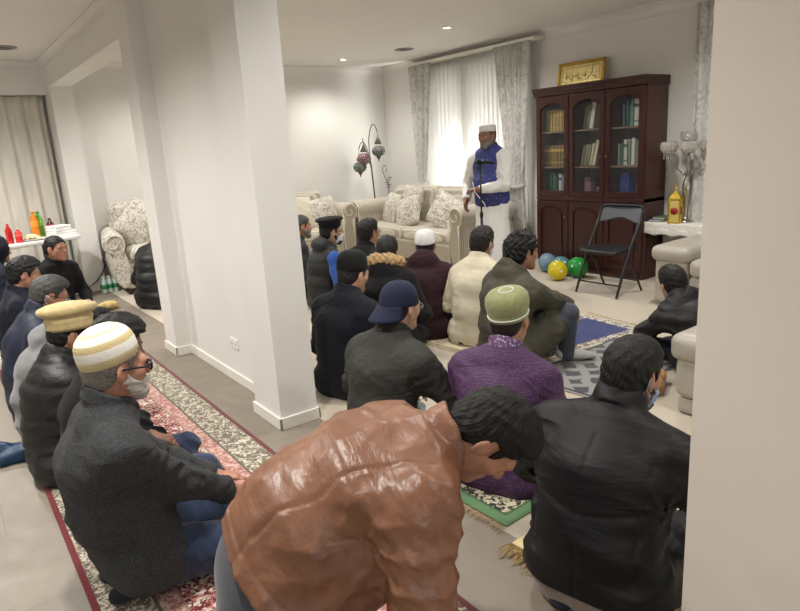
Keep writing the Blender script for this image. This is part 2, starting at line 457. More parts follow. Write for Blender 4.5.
def floor_clip(V, z=0.006): V.all(lambda X, Y, Z: z - Z + 0 * X)

SKIN = {}
def skin(kind):
    if kind in SKIN: return SKIN[kind]
    c = {'tan': (172, 126, 100), 'brown': (134, 95, 74), 'light': (198, 154, 128), 'dark': (112, 76, 56), 'rosy': (182, 132, 110)}[kind]
    n = NB('skin_' + kind); d = S(tuple(int(x * .88) for x in c)); e = S(tuple(min(255, int(x * 1.07)) for x in c))
    n.color(n.ramp(n.noise(22, 3), [(.35, d), (.65, e)])); n.set(Roughness=.5)
    n.b.inputs['Subsurface Weight'].default_value = .12; n.b.inputs['Subsurface Radius'].default_value = (.02, .008, .004)
    n.bump(n.noise(220, 3), .15, .002); SKIN[kind] = n.m; return n.m
HAIRM = {}
def hairmat(kind):
    if kind in HAIRM: return HAIRM[kind]
    a, b = {'black': ((6, 5, 5), (24, 22, 21)), 'blackbrown': ((12, 9, 8), (40, 32, 29)), 'grey': ((62, 58, 55), (120, 115, 110)), 'white': ((176, 172, 166), (226, 222, 216)), 'greyblack': ((24, 23, 23), (88, 86, 84)),
            'pepper': ((64, 58, 54), (158, 152, 146))}[kind]
    n = NB('hair_' + kind); v = n.mapped((120, 26, 90)); f = n.noise(3, 5, v, .7)
    n.color(n.ramp(f, [(.3, a), (.72, b)])); n.set(Roughness=.5); n.b.inputs['Specular IOR Level'].default_value = .35; n.bump(f, .5, .006); HAIRM[kind] = n.m; return n.m

def place(o, J, hs=1.0, extra=None):
    """child drawn in head space -> head of J"""
    m = Matrix.Translation(Vector(J['head'])) @ Matrix([list(r) for r in J['R']]).to_4x4() @ Matrix.Scale(hs, 4)
    o.matrix_local = m @ extra if extra is not None else m
    return o

def add_hair(root, J, hs, kind, style, h):
    g = Vox((-.12, -.15, -.12), (.12, .14, .17), h)
    t = {'short': .010, 'buzz': .004, 'thick': .020, 'messy': .026, 'sides': .007, 'long': .014, 'crop': .013}[style]
    g.op((ell((0, -.014, .030), (.074 + t * .8, .096 + t, .085 + t))), .01)
    g.op((ell((0, -.045, -.03), (.062 + t * .6, .056 + t, .065))), .03)
    if style in ('thick', 'crop'): g.op(ell((0, .02, .075), (.066, .075, .045 + t * .6)), .03)
    def line(X, Y, Z):
        zl = np.interp(np.clip(Y, -.16, .16), [-.16, -.085, -.040, -.022, -.012, .014, .024, .045, .075, .1], [-.082, -.080, -.072, -.02, .026, .026, -.024, .034, .066, .074])
        return (zl - Z) * .8 + 0 * X
    g.all(line)
    if style == 'sides': g.op(ell((0, -.0, .105), (.062, .085, .05)), .02, 's')
    if style == 'messy':
        r = random.Random(5)
        for k in range(34):
            a = r.random() * 6.28; e = r.uniform(.1, 1.5); p = nv([.082 * math.cos(a) * math.cos(e), -.014 + .104 * math.sin(a) * math.cos(e), .035 + .095 * math.sin(e)])
            if p[1] > .07 and p[2] < .08: continue
            g.op(cap(p, p * 1.10 + nv([r.uniform(-.02, .02), r.uniform(-.02, .02), r.uniform(-.01, .015)]), .016, .004), .012)
    amp = {'short': .0025, 'buzz': .001, 'thick': .004, 'messy': .006, 'sides': .0015, 'long': .003, 'crop': .0025}[style]
    def strands(x, y, z):
        a = np.arctan2(x, y + .07); q = 8 * np.sin(9 * y + 4 * x) + 3 * np.sin(40 * z + 25 * x)
        return amp * (.35 * np.sin(26 * a + q) + .5 * np.sin(61 * a + 1.7 * q + 30 * z) + .5 * np.sin(120 * x + 90 * y + 4 * np.sin(45 * z)) + .3 * np.sin(170 * z + 60 * x))
    g.displace(strands)
    return place(g.obj('hair', hairmat(kind), root), J, hs)

def add_beard(root, J, hs, kind, full=1.0, h=.005):
    g = Vox((-.11, -.06, -.18), (.11, .16, .03), h)
    o_ = .004 + .003 * full
    g.op(ell((0, .030, -.035), (.058 + o_, .060 + o_, .078 + o_)), .02)
    g.op(ell((0, .072, -.102), (.026 + o_, .020 + o_, .020 + o_ * 2)), .025)
    for q in (-1, 1): g.op(cap((q * .052, .0, -.040), (q * .022, .068, -.098), .019 + o_, .017 + o_), .02); g.op(cap((q * .069, .010, .0), (q * .058, .022, -.05), .009, .014), .015)
    g.op(cap((-.024, .094, -.0535), (.024, .094, -.0535), .0055 + o_ * .4, .0055 + o_ * .4), .01)
    def top(X, Y, Z):
        zl = np.interp(np.clip(Y, -.1, .16), [-.1, .0, .02, .05, .08, .16], [-.05, .004, -.022, -.052, -.048, -.048]); return Z - zl + 0 * X
    g.all(top); g.op(ell((0, .108, -.068), (.022, .034, .011)), .006, 's'); g.all(lambda X, Y, Z: -.015 - Y + 0 * X + 0 * Z)
    g.displace(lambda x, y, z: .0022 * (np.sin(150 * x + 5 * np.sin(70 * z)) + np.sin(190 * z + 90 * y + 3 * np.sin(80 * x))))
    return place(g.obj('beard', hairmat(kind), root), J, hs)

def add_face(root, J, hs, hair, brows=True):
    em = _mc.get('eye')
    if not em:
        n = NB('eye'); x = n.xyz(); d = n.math('SQRT', n.math('ADD', n.math('POWER', x[0], 2), n.math('POWER', x[2], 2)))
        n.color(n.ramp(n.math('MULTIPLY', d, 100), [(.0, (14, 10, 8)), (.58, (40, 24, 14)), (.62, (228, 222, 214))], 'CONSTANT')); n.set(Roughness=.15); em = _mc['eye'] = n.m
    for q in (-1, 1):
        b = MB(); b.lathe([(.0001 + .0125 * math.sin(a), -.0125 * math.cos(a)) for a in np.linspace(0, PI, 9)], 14)
        place(b.build('eye', em, root), J, hs, Matrix.Translation((q * .031, .0745, -.004)))
    if brows:
        for q in (-1, 1):
            b = MB(); b.tube([(q * .014, .0925, .017), (q * .030, .0915, .023), (q * .046, .079, .018)], [.0035, .004, .002], 6)
            place(b.build('eyebrow', hairmat(hair), root), J, hs)

def add_glasses(root, J, hs, col=(20, 18, 18), thick=.0028):
    fm = M('glasses_frame_%d' % col[0], col, .3); b = MB()
    for q in (-1, 1):
        ring_ = [(q * .033 + .024 * math.cos(a), .103 - .12 * abs(math.cos(a) * .024) * (1 if math.cos(a) * q > 0 else 0), -.004 + .017 * math.sin(a)) for a in np.linspace(0, 2 * PI, 17)]
        b.tube(ring_, thick, 6, False); b.tube([(q * .057, .100, .003), (q * .079, .07, .002), (q * .083, -.005, .006), (q * .081, -.03, -.008)], thick * .9, 6)
    b.tube([(-.010, .105, .0), (0, .109, .003), (.010, .105, .0)], thick, 6)
    o = place(b.build('glasses', fm, root), J, hs)
    gm = _mc.get('lens')
    if not gm:
        n = NB('lens'); n.color((240, 244, 245)); n.set(Roughness=.02, Alpha=.18); gm = _mc['lens'] = n.m
    for q in (-1, 1):
        b = MB(); b.lathe([(.0235, -.0008), (.0235, .0008)], 16, sy=.7, sm=False)
        l = b.build('lens', gm, o); l.matrix_local = Matrix.Translation((q * .033, .102, -.004)) @ Matrix.Rotation(PI / 2, 4, 'X')
    return o

def add_mask(root, J, hs, col=(196, 214, 228)):
    mm = M('face_mask_%d_%d' % (col[0], col[2]), col, .8, bscale=60); g = Vox((-.11, -.03, -.16), (.11, .16, .05), .005)
    g.op(ell((0, .040, -.055), (.067, .072, .068)), .02); g.op(cap((0, .095, -.005), (0, .117, -.034), .010, .014), .02)
    def cut(X, Y, Z): return np.maximum(np.maximum(Z + .008 - .1 * np.maximum(0, .07 - Y) * -6, -.118 - Z), .022 - Y) + 0 * X
    g.all(cut); g.displace(lambda x, y, z: .0016 * np.sin(260 * z))
    o = place(g.obj('face_mask', mm, root), J, hs)
    for q in (-1, 1):
        b = MB(); b.tube([(q * .062, .035, -.035), (q * .082, .0, -.015), (q * .088, -.030, .008), (q * .082, -.034, -.03), (q * .066, .028, -.09)], .002, 6); b.build('ear_loop', mm, o)
    return o

def lathe_cap(root, name, J, hs, prof, mat, tilt=(0, 0, 0), loc=(0, -.012, 0), sx=.86, fn=None, n=40):
    b = MB(); b.lathe(prof, n, sx=sx, sy=1.06, fn=fn); return place(b.build(name, mat, root), J, hs, Matrix.Translation(loc) @ Matrix.Rotation(tilt[0] * D2R, 4, 'X') @ Matrix.Rotation(tilt[1] * D2R, 4, 'Y'))

def dome(r, z0, z1, n=10, p=2.2, rb=None):
    """cap profile: from brim radius r at z0 up to a rounded crown at z1"""
    rb = rb or r; P = [(r * .96, z0), (rb, z0 + .004)]
    for a in np.linspace(0.12, 1, n): P.append((rb * max(0.002, (1 - a ** p)) ** (1 / p), z0 + (z1 - z0) * a))
    return P

def person(loc, face, label, J, skin_kind='tan', layers=(), res=.009, hs=1.0, hair=None, beard=None, glasses=None, mask=None, face_parts=False, group=None, feet=None, hands=(1, 1), neck=True, after=None):
    s = J['s']; hs = hs * (1.0 if s > .9 else .93); res *= DETAIL
    P = torso_prims(J, -.006, not J.get('stand'))
    for i in (0, 1): P += [(a, k) for a, k in arm_prims(J, 0, i, False)] + [(a, k) for a, k in leg_prims(J, 0, i)] + [(a, k) for a, k in foot_prims(J, 0, i)]
    P += [(cap(J['nek'] - J['up'] * .03 * s, J['head'] + J['R'] @ nv([0, -.022, -.05]) * hs, .060 * s, .054 * hs), .03)]
    H = head_prims(hs, J['head'], J['R']); lo, hi = bounds(P + [(H[0][0],)], .06)
    for i in (0, 1):
        if hands[i]: hp = hand_prims(J, i, s); a, b = bounds(hp, .03); lo = np.minimum(lo, a); hi = np.maximum(hi, b)
    lo[2] = max(lo[2], -.02)
    g = Vox(lo, hi, res)
    for a, k in P: g.op(a, k)
    for a, k, md in H: g.op(a, k, md)
    for i in (0, 1):
        if hands[i]:
            for a, k in hand_prims(J, i, s): g.op(a, k)
    floor_clip(g, .008)
    root = g.obj('person', skin(skin_kind)); root.location = loc; root.rotation_euler = (0, 0, (face - 90) * D2R)
    tag(root, label, 'person', group); root['kind'] = 'thing'
    full = []
    for Ly in layers:
        if Ly['kind'] == 'sleeves': full += [dict(Ly, arm=0, name='sleeve'), dict(Ly, arm=1, name='sleeve')]
        else: full.append(Ly)
    for Ly in full:
        t = Ly.get('t', .018); kd = Ly['kind']; Q = []
        if kd in ('top', 'vest', 'robe'): Q += torso_prims(J, t, Ly.get('seat', True), Ly.get('belly', 0))
        if kd in ('top', 'sleeves', 'robe'):
            for i in ([Ly['arm']] if 'arm' in Ly else (0, 1)): Q += arm_prims(J, t * Ly.get('sleeve', .8), i, True, Ly.get('fat', 1.0))
        if kd == 'trousers':
            for i in (0, 1): Q += leg_prims(J, t, i)
            Q += [(ecap(J['pel'] - nv([0, 0, .02]), J['pel'] + nv([0, 0, .05]), (.15 * s * J['w'] + t, .115 * s + t), (.15 * s * J['w'] + t, .115 * s + t), (1, 0, 0)), .04)]
            if Ly.get('seat'):
                for q in (0, 1): Q.append((ell(J['hip'][q] + nv([0, -.03, 0]), (.115 * s + t, .12 * s + t, .12 * s + t)), .04))
        if kd == 'feet':
            for i in (0, 1): Q += foot_prims(J, t, i)
        if 'extra' in Ly: Q += Ly['extra'](J)
        lo, hi = bounds(Q, .05); lo[2] = max(lo[2], -.02); g = Vox(lo, hi, Ly.get('res', res))
        for q in Q: g.op(q[0], q[1], q[2] if len(q) > 2 else 'u')
        if kd in ('top', 'vest', 'sleeves', 'robe'):
            A = Ly.get('wr', .0055); sd = abs(hash(label)) % 97 if False else sum(map(ord, label)) % 97
            if A: g.displace(wrinkles(J, A, sd, kd != 'vest', kd != 'sleeves'))
        if kd == 'trousers': g.displace(leg_wrinkles(J, .005, sum(map(ord, label)) % 89))
        for f in Ly.get('disp', ()): g.displace(f)
        for q in Ly.get('post', lambda J: [])(J): g.op(q[0], q[1], q[2] if len(q) > 2 else 'u')
        if 'clip' in Ly: g.all(Ly['clip'](J))
        floor_clip(g, Ly.get('floor', .005)); g.obj(Ly['name'], Ly['mat'], root)
    if hair: add_hair(root, J, hs, hair[0], hair[1], max(.0032, res * .5))
    if beard: add_beard(root, J, hs, beard[0], beard[1], max(.004, res * .7))
    if face_parts: add_face(root, J, hs, hair[0] if hair else 'black')
    if glasses: add_glasses(root, J, hs, *glasses)
    if mask: add_mask(root, J, hs, mask)
    if after: after(root, J, hs)
    return root

def axial(x, y, z, a, b):
    ba = b - a; L2 = ba @ ba; t = np.clip(((x - a[0]) * ba[0] + (y - a[1]) * ba[1] + (z - a[2]) * ba[2]) / L2, 0, 1)
    return t, np.sqrt((x - a[0] - t * ba[0]) ** 2 + (y - a[1] - t * ba[1]) ** 2 + (z - a[2] - t * ba[2]) ** 2), math.sqrt(L2)
def crease(p): return 1 - 2 * np.abs(np.sin(p)) ** .75      # sharp ridges, soft valleys
def wrinkles(J, A, seed, arms=True, body=True):
    """sleeve rings gathered at elbow and cuff, and compressed cloth around a seated waist"""
    g = np.random.RandomState(seed); ph = g.rand(12) * 6.28; s = J['s']
    def fn(x, y, z):
        r = np.zeros_like(x)
        if arms:
            for i in (0, 1):
                for a, b, lo, hi in ((J['sh'][i], J['el'][i], .35, 1.0), (J['el'][i], J['wr'][i], 1.0, .7)):
                    t, d, L = axial(x, y, z, a, b); m = np.clip((.12 * s - d) / .03, 0, 1) * (lo + (hi - lo) * t)
                    w = 2.2 * np.sin(30 * x + ph[i]) + 2.0 * np.sin(26 * y + 22 * z + ph[i + 2])
                    r = r - A * m * crease(t * L * 48 + w + ph[4 + i]) * (.55 + .45 * np.sin(17 * x + 13 * z + ph[6]))
        if body:
            m = np.clip(1 - np.abs(z - J['pel'][2] - .13 * s) / .17, 0, 1); w = 1.6 * np.sin(11 * x + ph[7]) + 1.4 * np.sin(9 * y - 7 * x + ph[8])
            r = r - 1.1 * A * m * crease(z * 38 + w + ph[9]) * (.5 + .5 * np.sin(8 * x + 6 * z + ph[10]))
            for i in (0, 1):      # drag lines from the armpit
                q = J['sh'][i] - J['up'] * .12; dx = x - q[0]; dz = z - q[2]; dy = y - q[1]; rr = np.sqrt(dx * dx + dy * dy + dz * dz)
                r = r - A * np.exp(-(rr / .13) ** 2) * crease(np.arctan2(dz, dx) * 4 + 6 * rr + ph[11])
        return r
    return fn
def leg_wrinkles(J, A, seed):
    g = np.random.RandomState(seed); ph = g.rand(8) * 6.28
    def fn(x, y, z):
        r = np.zeros_like(x)
        for i in (0, 1):
            for a, b in ((J['hip'][i], J['kn'][i]), (J['kn'][i], J['an'][i])):
                t, d, L = axial(x, y, z, a, b); m = np.clip((.14 - d) / .03, 0, 1) * (.3 + .7 * np.abs(2 * t - 1))
                r = r - A * m * crease(t * L * 40 + 2 * np.sin(20 * x + ph[i]) + 2 * np.sin(18 * z + 14 * y + ph[i + 2]))
        return r
    return fn

# garment helpers -----------------------------------------------------
def collar(R=.068, th=.008, hh=.022, up=.045, flare=.0, fwd=.0):
    return lambda J: [(ring(J['nek'] + J['up'] * up * J['s'] + J['fwd'] * fwd, unit(J['up'] + J['fwd'] * .25), R * J['s'], th, hh, J['side'], 1.0, flare), .012)]
def hood_down(w=.12, d=.055, hh=.085, up=.0, back=.085):
    def f(J):
        s = J['s']; c = J['nek'] + J['up'] * up * s + J['back'] * back * s
        R = np.stack([J['side'], -J['back'], J['up']], 1)
        return [(ell(c, (w * s, d * s, hh * s), R), .03), (ring(J['nek'] + J['up'] * (.035 + up) * s + J['back'] * .015 * s, unit(J['up'] - J['back'] * .45), .085 * s, .018 * s, .022 * s, J['side']), .03)]
    return f
def both(*fs): return lambda J: sum((f(J) for f in fs), [])
def lap(J, t=.03, frac=.55):
    return [(cap(J['hip'][i], J['hip'][i] + (J['kn'][i] - J['hip'][i]) * frac, .095 * J['s'] + t, .075 * J['s'] + t), .05) for i in (0, 1)]
# ------------------------------------------------------------------ fabrics
def fabric(name, col, var=.15, scale=40, rough=.85, bump=.25, bscale=300, bdist=.002, sheen=.2):
    n = NB(name); c = S(col); d = tuple(x * (1 - var) for x in c[:3]) + (1,); e = tuple(min(1, x * (1 + var)) for x in c[:3]) + (1,)
    n.color(n.ramp(n.noise(scale, 5), [(.3, d), (.7, e)])); n.set(Roughness=rough); n.b.inputs['Sheen Weight'].default_value = sheen if sum(col) > 170 else .03
    n.b.inputs['Specular IOR Level'].default_value = .3
    n.bump(n.noise(bscale, 3), bump, bdist); return n.m
F_leather = (lambda n: (n.color(n.ramp(n.noise(7, 6), [(.3, (116, 77, 56)), (.55, (131, 90, 67)), (.75, (144, 102, 78))])), n.set(Roughness=.40), n.bump(n.vor(260), .10, .002), n.bump(n.noise(26, 4, n.mapped((.6, 1.5, 1.5)), .55, 1.0), .16, .012), n.bump(n.noise(8, 3, n.mapped((.5, 1.6, 1.6)), .5, .8), .40, .02), n.m)[-1])(NB('brown_leather'))
F_tweed = (lambda n: (n.color(n.ramp(n.noise(420, 2), [(.35, (26, 27, 29)), (.5, (46, 47, 49)), (.68, (84, 86, 88))])), n.set(Roughness=.95), n.bump(n.noise(420, 2), .3, .002), n.bump(n.noise(12, 4, n.mapped((1, 1, 2.5)), .5, .8), .3, .02), n.m)[-1])(NB('grey_tweed'))
F_shell = (lambda n: (n.color(n.ramp(n.noise(9, 4), [(.3, (9, 10, 12)), (.7, (16, 17, 20))])), n.set(Roughness=.58), n.b.inputs['Specular IOR Level'].__setattr__('default_value', .35), n.bump(n.noise(11, 4, n.mapped((.6, .6, 3.2)), .5, 1.0), .24, .02), n.m)[-1])(NB('black_shell_fabric'))
F_puffer = (lambda n: (n.color((15, 16, 18)), n.set(Roughness=.5), n.bump(n.noise(22, 5, n.mapped((1, 1, 2)), .6, 1), .45, .012), n.m)[-1])(NB('black_puffer_nylon'))
F_purple = (lambda n: (n.color(n.mix(n.math('MULTIPLY', n.math('LESS_THAN', n.vor(95, None, 'F1', 'Distance', .25), .30), .38), (68, 38, 76), (136, 96, 142))), n.set(Roughness=.7), n.bump(n.noise(13, 4, n.mapped((1, 1, 2)), .5, 1), .45, .02), n.m)[-1])(NB('purple_dotted_cotton'))
F_band = (lambda n: (n.color(n.ramp(n.vor(70, None, 'F1', 'Distance', .6), [(.2, (176, 164, 184)), (.45, (92, 60, 104))])), n.set(Roughness=.6), n.m)[-1])(NB('silver_embroidered_band'))
F_bluevest = (lambda n: (n.color(n.ramp(n.vor(24, None, 'F1', 'Distance', .4), [(.18, (86, 94, 150)), (.34, (38, 46, 104)), (.6, (50, 58, 124))])), n.set(Roughness=.65), n.m)[-1])(NB('blue_brocade'))
F_black = fabric('black_wool', (12, 12, 15)); F_navy = fabric('navy_wool', (13, 15, 25)); F_navyblue = fabric('navy_jacket_cloth', (28, 34, 52), rough=.6)
F_dnavy = fabric('dark_navy_fleece', (17, 21, 36)); F_olive = (lambda n: (n.color(n.ramp(n.noise(9, 5), [(.3, (56, 54, 42)), (.7, (76, 73, 59))])), n.set(Roughness=.8), n.bump(n.noise(15, 5, n.mapped((1, 1, 2)), .55, 1), .45, .02), n.m)[-1])(NB('olive_canvas'))
F_dolive = (lambda n: (n.color(n.ramp(n.noise(9, 5), [(.3, (34, 34, 30)), (.7, (47, 46, 41))])), n.set(Roughness=.75), n.bump(n.noise(15, 5, n.mapped((1, 1, 2)), .55, 1), .4, .02), n.m)[-1])(NB('dark_olive_cloth'))
F_maroon = fabric('maroon_cotton', (48, 24, 31)); F_cream = (lambda n: (n.color(n.ramp(n.noise(10, 4), [(.3, (206, 197, 172)), (.7, (222, 214, 192))])), n.set(Roughness=.9), n.bump(n.noise(12, 4, n.mapped((1, 1, .6)), .5, 1), .5, .02), n.m)[-1])(NB('cream_linen'))
F_white = fabric('white_cotton', (222, 222, 220), var=.05); F_greyhood = fabric('grey_marl_jersey', (116, 117, 118), scale=200)
F_charcoal = fabric('charcoal_nylon', (38, 40, 41), rough=.6); F_blue = fabric('blue_jersey', (44, 84, 164)); F_jeans = fabric('blue_denim', (42, 54, 80), scale=120)
F_greytr = fabric('grey_trouser_cloth', (66, 68, 76), scale=160); F_dktr = fabric('dark_trouser_cloth', (30, 31, 36)); F_ltjeans = fabric('faded_grey_denim', (126, 134, 140), scale=60)
F_slate = fabric('slate_denim', (62, 68, 80), scale=60); F_greige = fabric('stone_trouser_cloth', (150, 138, 128)); F_sock = fabric('grey_sock_knit', (186, 186, 184), bscale=160, bump=.5); F_dsock = fabric('dark_sock_knit', (36, 38, 46))
F_beige = fabric('beige_felt', (196, 176, 128), bscale=180); F_bfelt = fabric('black_felt', (16, 16, 18)); F_wcap = fabric('white_crochet', (224, 224, 224), bscale=120, bump=.7, bdist=.004, var=.06)
F_green = fabric('green_embroidered_cotton', (136, 140, 98), bscale=90, bump=.6, bdist=.004); F_navycap = fabric('navy_twill', (28, 33, 58)); F_knit = fabric('black_rib_knit', (10, 12, 13), bscale=120, bump=.5)
F_fur = fabric('tan_fur', (176, 146, 104), var=.45, scale=60, bump=.9, bscale=90, bdist=.01)
def _kufi():
    n = NB('banded_kufi_knit'); z = n.xyz()[2]
    n.color(n.ramp(n.math('MULTIPLY', n.math('SUBTRACT', z, .0), 8.0), [(.0, (206, 190, 142)), (.24, (222, 208, 166)), (.27, (238, 236, 228)), (.50, (238, 236, 228)), (.53, (204, 186, 134)), (.68, (212, 196, 146)), (.71, (240, 238, 230)), (.86, (240, 238, 230)), (.89, (216, 200, 152)), (.97, (232, 226, 208))], 'LINEAR'))
    n.set(Roughness=.9); n.bump(n.vor(150, None, 'F1', 'Distance', .3), .6, .004); return n.m
F_kufi = _kufi()

# ------------------------------------------------------------------ the gathering
IMAM = (4.72, 4.86)
def seat(J, face, X, Y, z=.0):
    a = (face - 90) * D2R; c, s = math.cos(a), math.sin(a); h = J['head']
    return (X - (c * h[0] - s * h[1]), Y - (s * h[0] + c * h[1]), z)
ANON_TR = lambda mat, **k: dict(name='trousers', kind='trousers', t=.014, mat=mat, disp=[folds(3, .006, 12)], **k)
SOCKS = lambda mat: dict(name='socks', kind='feet', t=.005, mat=mat)
LIGHTFOLD = lambda sd, a=.012: [folds(sd, a, 9), folds(sd + 50, a * .4, 22)]

# -- left rug ---------------------------------------------------------
def blazer_man():
    J = kneel(pz=.18, lean=-8, slump=18, head=(6, 5, 0), w=1.08, wrists=[(-.14, .36, .24), (.02, .39, .22)],
              poles=[(-.7, -.5, -.3), (.8, -.45, -.3)], hand=[{'dir': (.2, 1, -.25)}, {'dir': (-.45, 1, -.2), 'curl': .7}])
    lapel = lambda J: [(ring(J['nek'] + J['up'] * .05 + J['fwd'] * .0, unit(J['up'] + J['fwd'] * .35), .072, .009, .024, J['side'], 1.0, .12), .012)]
    def after(root, J, hs):
        lathe_cap(root, 'kufi_cap', J, hs, [(.090, .0), (.095, .004), (.0965, .03), (.0955, .055), (.091, .076), (.082, .094), (.066, .110), (.045, .122), (.02, .128), (.001, .129)], F_kufi, (15, 0), (0, -.018, .026), .89)
        b = MB()
        for y0 in (0, .045): b.lathe([(.008, 0), (.009, .003), (.004, .005)], 10, (0, y0, 0))
    person(seat(J, 0, .415, 2.27, .009), 0, 'bearded man in grey wool blazer and banded cream and white kufi cap, wearing dark glasses', J, 'rosy',
           [dict(name='shirt', kind='vest', t=.004, mat=fabric('pale_blue_shirt', (150, 166, 180)), extra=collar(.060, .005, .018, .045)),
            dict(name='blazer', kind='top', t=.022, mat=F_tweed, res=.0075, belly=.03, sleeve=.75, extra=both(lapel, lambda J: lap(J, .0, .25)), disp=[folds(11, .010, 9, (1, 1, 2.5)), folds(12, .004, 24)],
                 post=lambda J: [(cap(J['sh'][1] + nv([-.055, .01, .055]), J['sh'][1] + nv([-.05, -.02, -.12]), .0, .0), .006, 's')]),
            dict(ANON_TR(F_jeans), floor=.006), SOCKS(F_dsock)],
           res=.0065, hair=('pepper', 'sides'), beard=('white', 1.0), glasses=((22, 16, 16), .0042), face_parts=True, after=after)
blazer_man()

def hidden_neighbour():
    J = kneel(pz=.10, lean=4, slump=14, head=(-4, 22, 0))
    person(seat(J, 0, .57, 2.97, .009), 0, 'dark haired man in black coat between the puffer jacket wearer and the blazer wearer', J, 'brown',
           [dict(name='coat', kind='top', t=.02, mat=F_black, extra=collar(), disp=LIGHTFOLD(21)), ANON_TR(F_jeans), SOCKS(F_dsock)], res=.011, hair=('black', 'thick'), face_parts=True)
hidden_neighbour()

PAKOL = [(.085, .0), (.097, -.002), (.104, .010), (.101, .022), (.103, .028), (.107, .040), (.101, .050), (.112, .055), (.127, .064), (.132, .075), (.124, .087), (.09, .097), (.04, .103), (.001, .104)]
def pakol_man():
    J = kneel(pz=.10, lean=6, slump=12, head=(-6, 14, 0), w=1.0, s=.93)
    person(seat(J, 0, .46, 3.46, .009), 0, 'man in quilted black puffer jacket wearing a flat beige felt pakol hat', J, 'tan',
           [dict(name='puffer_jacket', kind='top', t=.038, mat=F_puffer, res=.008, extra=collar(.075, .018, .03, .05), disp=[quilt(.006, .085), folds(31, .007, 16)]), ANON_TR(F_dktr), SOCKS(F_dsock)], res=.009,
           hair=('black', 'short'), face_parts=True, after=lambda r, J, hs: lathe_cap(r, 'pakol_hat', J, hs, [(q, z * 1.3) for q, z in PAKOL], F_beige, (14, -5), (0, -.012, .030), .93, lambda a, z: 1 + .012 * math.sin(3 * a + 40 * z)))
pakol_man()

def hoodie_person():
    J = kneel(pz=.08, lean=10, slump=20, head=(0, 40, 0), s=.93)
    person(seat(J, 0, .55, 4.05, .009), 0, 'bowed person in light grey hooded sweatshirt behind the pakol wearer', J, 'tan',
           [dict(name='hooded_sweatshirt', kind='top', t=.025, mat=F_greyhood, extra=hood_down(.12, .06, .07), disp=LIGHTFOLD(41)), ANON_TR(F_dktr), SOCKS(F_dsock)], res=.011, hair=('black', 'short'))
hoodie_person()

def navy_man():
    J = kneel(pz=.10, lean=8, slump=16, head=(-4, 18, 0), w=1.06)
    person(seat(J, 0, .52, 4.52, .009), 0, 'man in navy zip jacket with short greying hair, glasses and face mask', J, 'rosy',
           [dict(name='jacket', kind='top', t=.028, mat=F_navyblue, extra=collar(.078, .012, .035, .05), disp=LIGHTFOLD(51, .01)), ANON_TR(F_dktr), SOCKS(F_dsock)], res=.010, hair=('greyblack', 'crop'),
           glasses=((30, 30, 34), .0025), mask=(206, 206, 202), face_parts=True)
navy_man()

def youth():
    J = kneel(pz=.10, lean=2, slump=10, head=(-6, 12, 0))
    person(seat(J, 0, .49, 5.46, .009), 0, 'young man with thick black hair and dark navy sweatshirt in front of the food table', J, 'tan',
           [dict(name='sweatshirt', kind='top', t=.022, mat=F_dnavy, extra=collar(.07, .01, .02), disp=LIGHTFOLD(61)), ANON_TR(F_dktr), SOCKS(F_dsock)], res=.011, hair=('black', 'thick'), face_parts=True)
youth()

def table_man():
    J = kneel(pz=.11, lean=4, slump=14, head=(8, 2, 0))
    person(seat(J, -62, .92, 6.90), -62, 'man in black jacket leaning against the white food table, face turned towards the room', J, 'tan',
           [dict(name='jacket', kind='top', t=.022, mat=F_black, extra=collar(.07, .01, .025), disp=LIGHTFOLD(71)), ANON_TR(F_dktr), SOCKS(F_dsock)], res=.010, hair=('black', 'short'), face_parts=True)
table_man()

def hooded_far():
    J = kneel(pz=.14, lean=8, slump=16, head=(0, 8, 0), shoulder=.17)
    hood = lambda J: [(ell(J['head'] + J['R'] @ nv([0, -.02, .025]), (.098, .118, .125), J['R']), .03), (cap(J['nek'], J['head'], .085, .09), .04)]
    person(seat(J, 20, .47, 7.25), 20, 'person with dark navy hood drawn up at the far left edge', J, 'tan',
           [dict(name='hooded_jacket', kind='top', t=.025, mat=F_dnavy, extra=hood, post=lambda J: [(ell(J['head'] + J['R'] @ nv([0, .10, -.01]), (.066, .085, .085), J['R']), .02, 's')], disp=LIGHTFOLD(81)), ANON_TR(F_dktr), SOCKS(F_dsock)], res=.012, face_parts=True, hair=('black', 'short'))
hooded_far()

def pillar_person():
    J = kneel(pz=.14, lean=10, slump=20, head=(0, 10, 0))
    person(seat(J, 30, 1.97, 7.02), 30, 'dark haired person in black quilted coat by the floral armchair', J, 'tan',
           [dict(name='coat', kind='top', t=.034, mat=F_puffer, extra=both(collar(.075, .015, .035, .05), lambda J: lap(J, .05, .8)), disp=[quilt(.005, .10), folds(91, .004, 20)]), ANON_TR(F_dktr), SOCKS(F_dnavy)], res=.012, hair=('black', 'long'))
pillar_person()

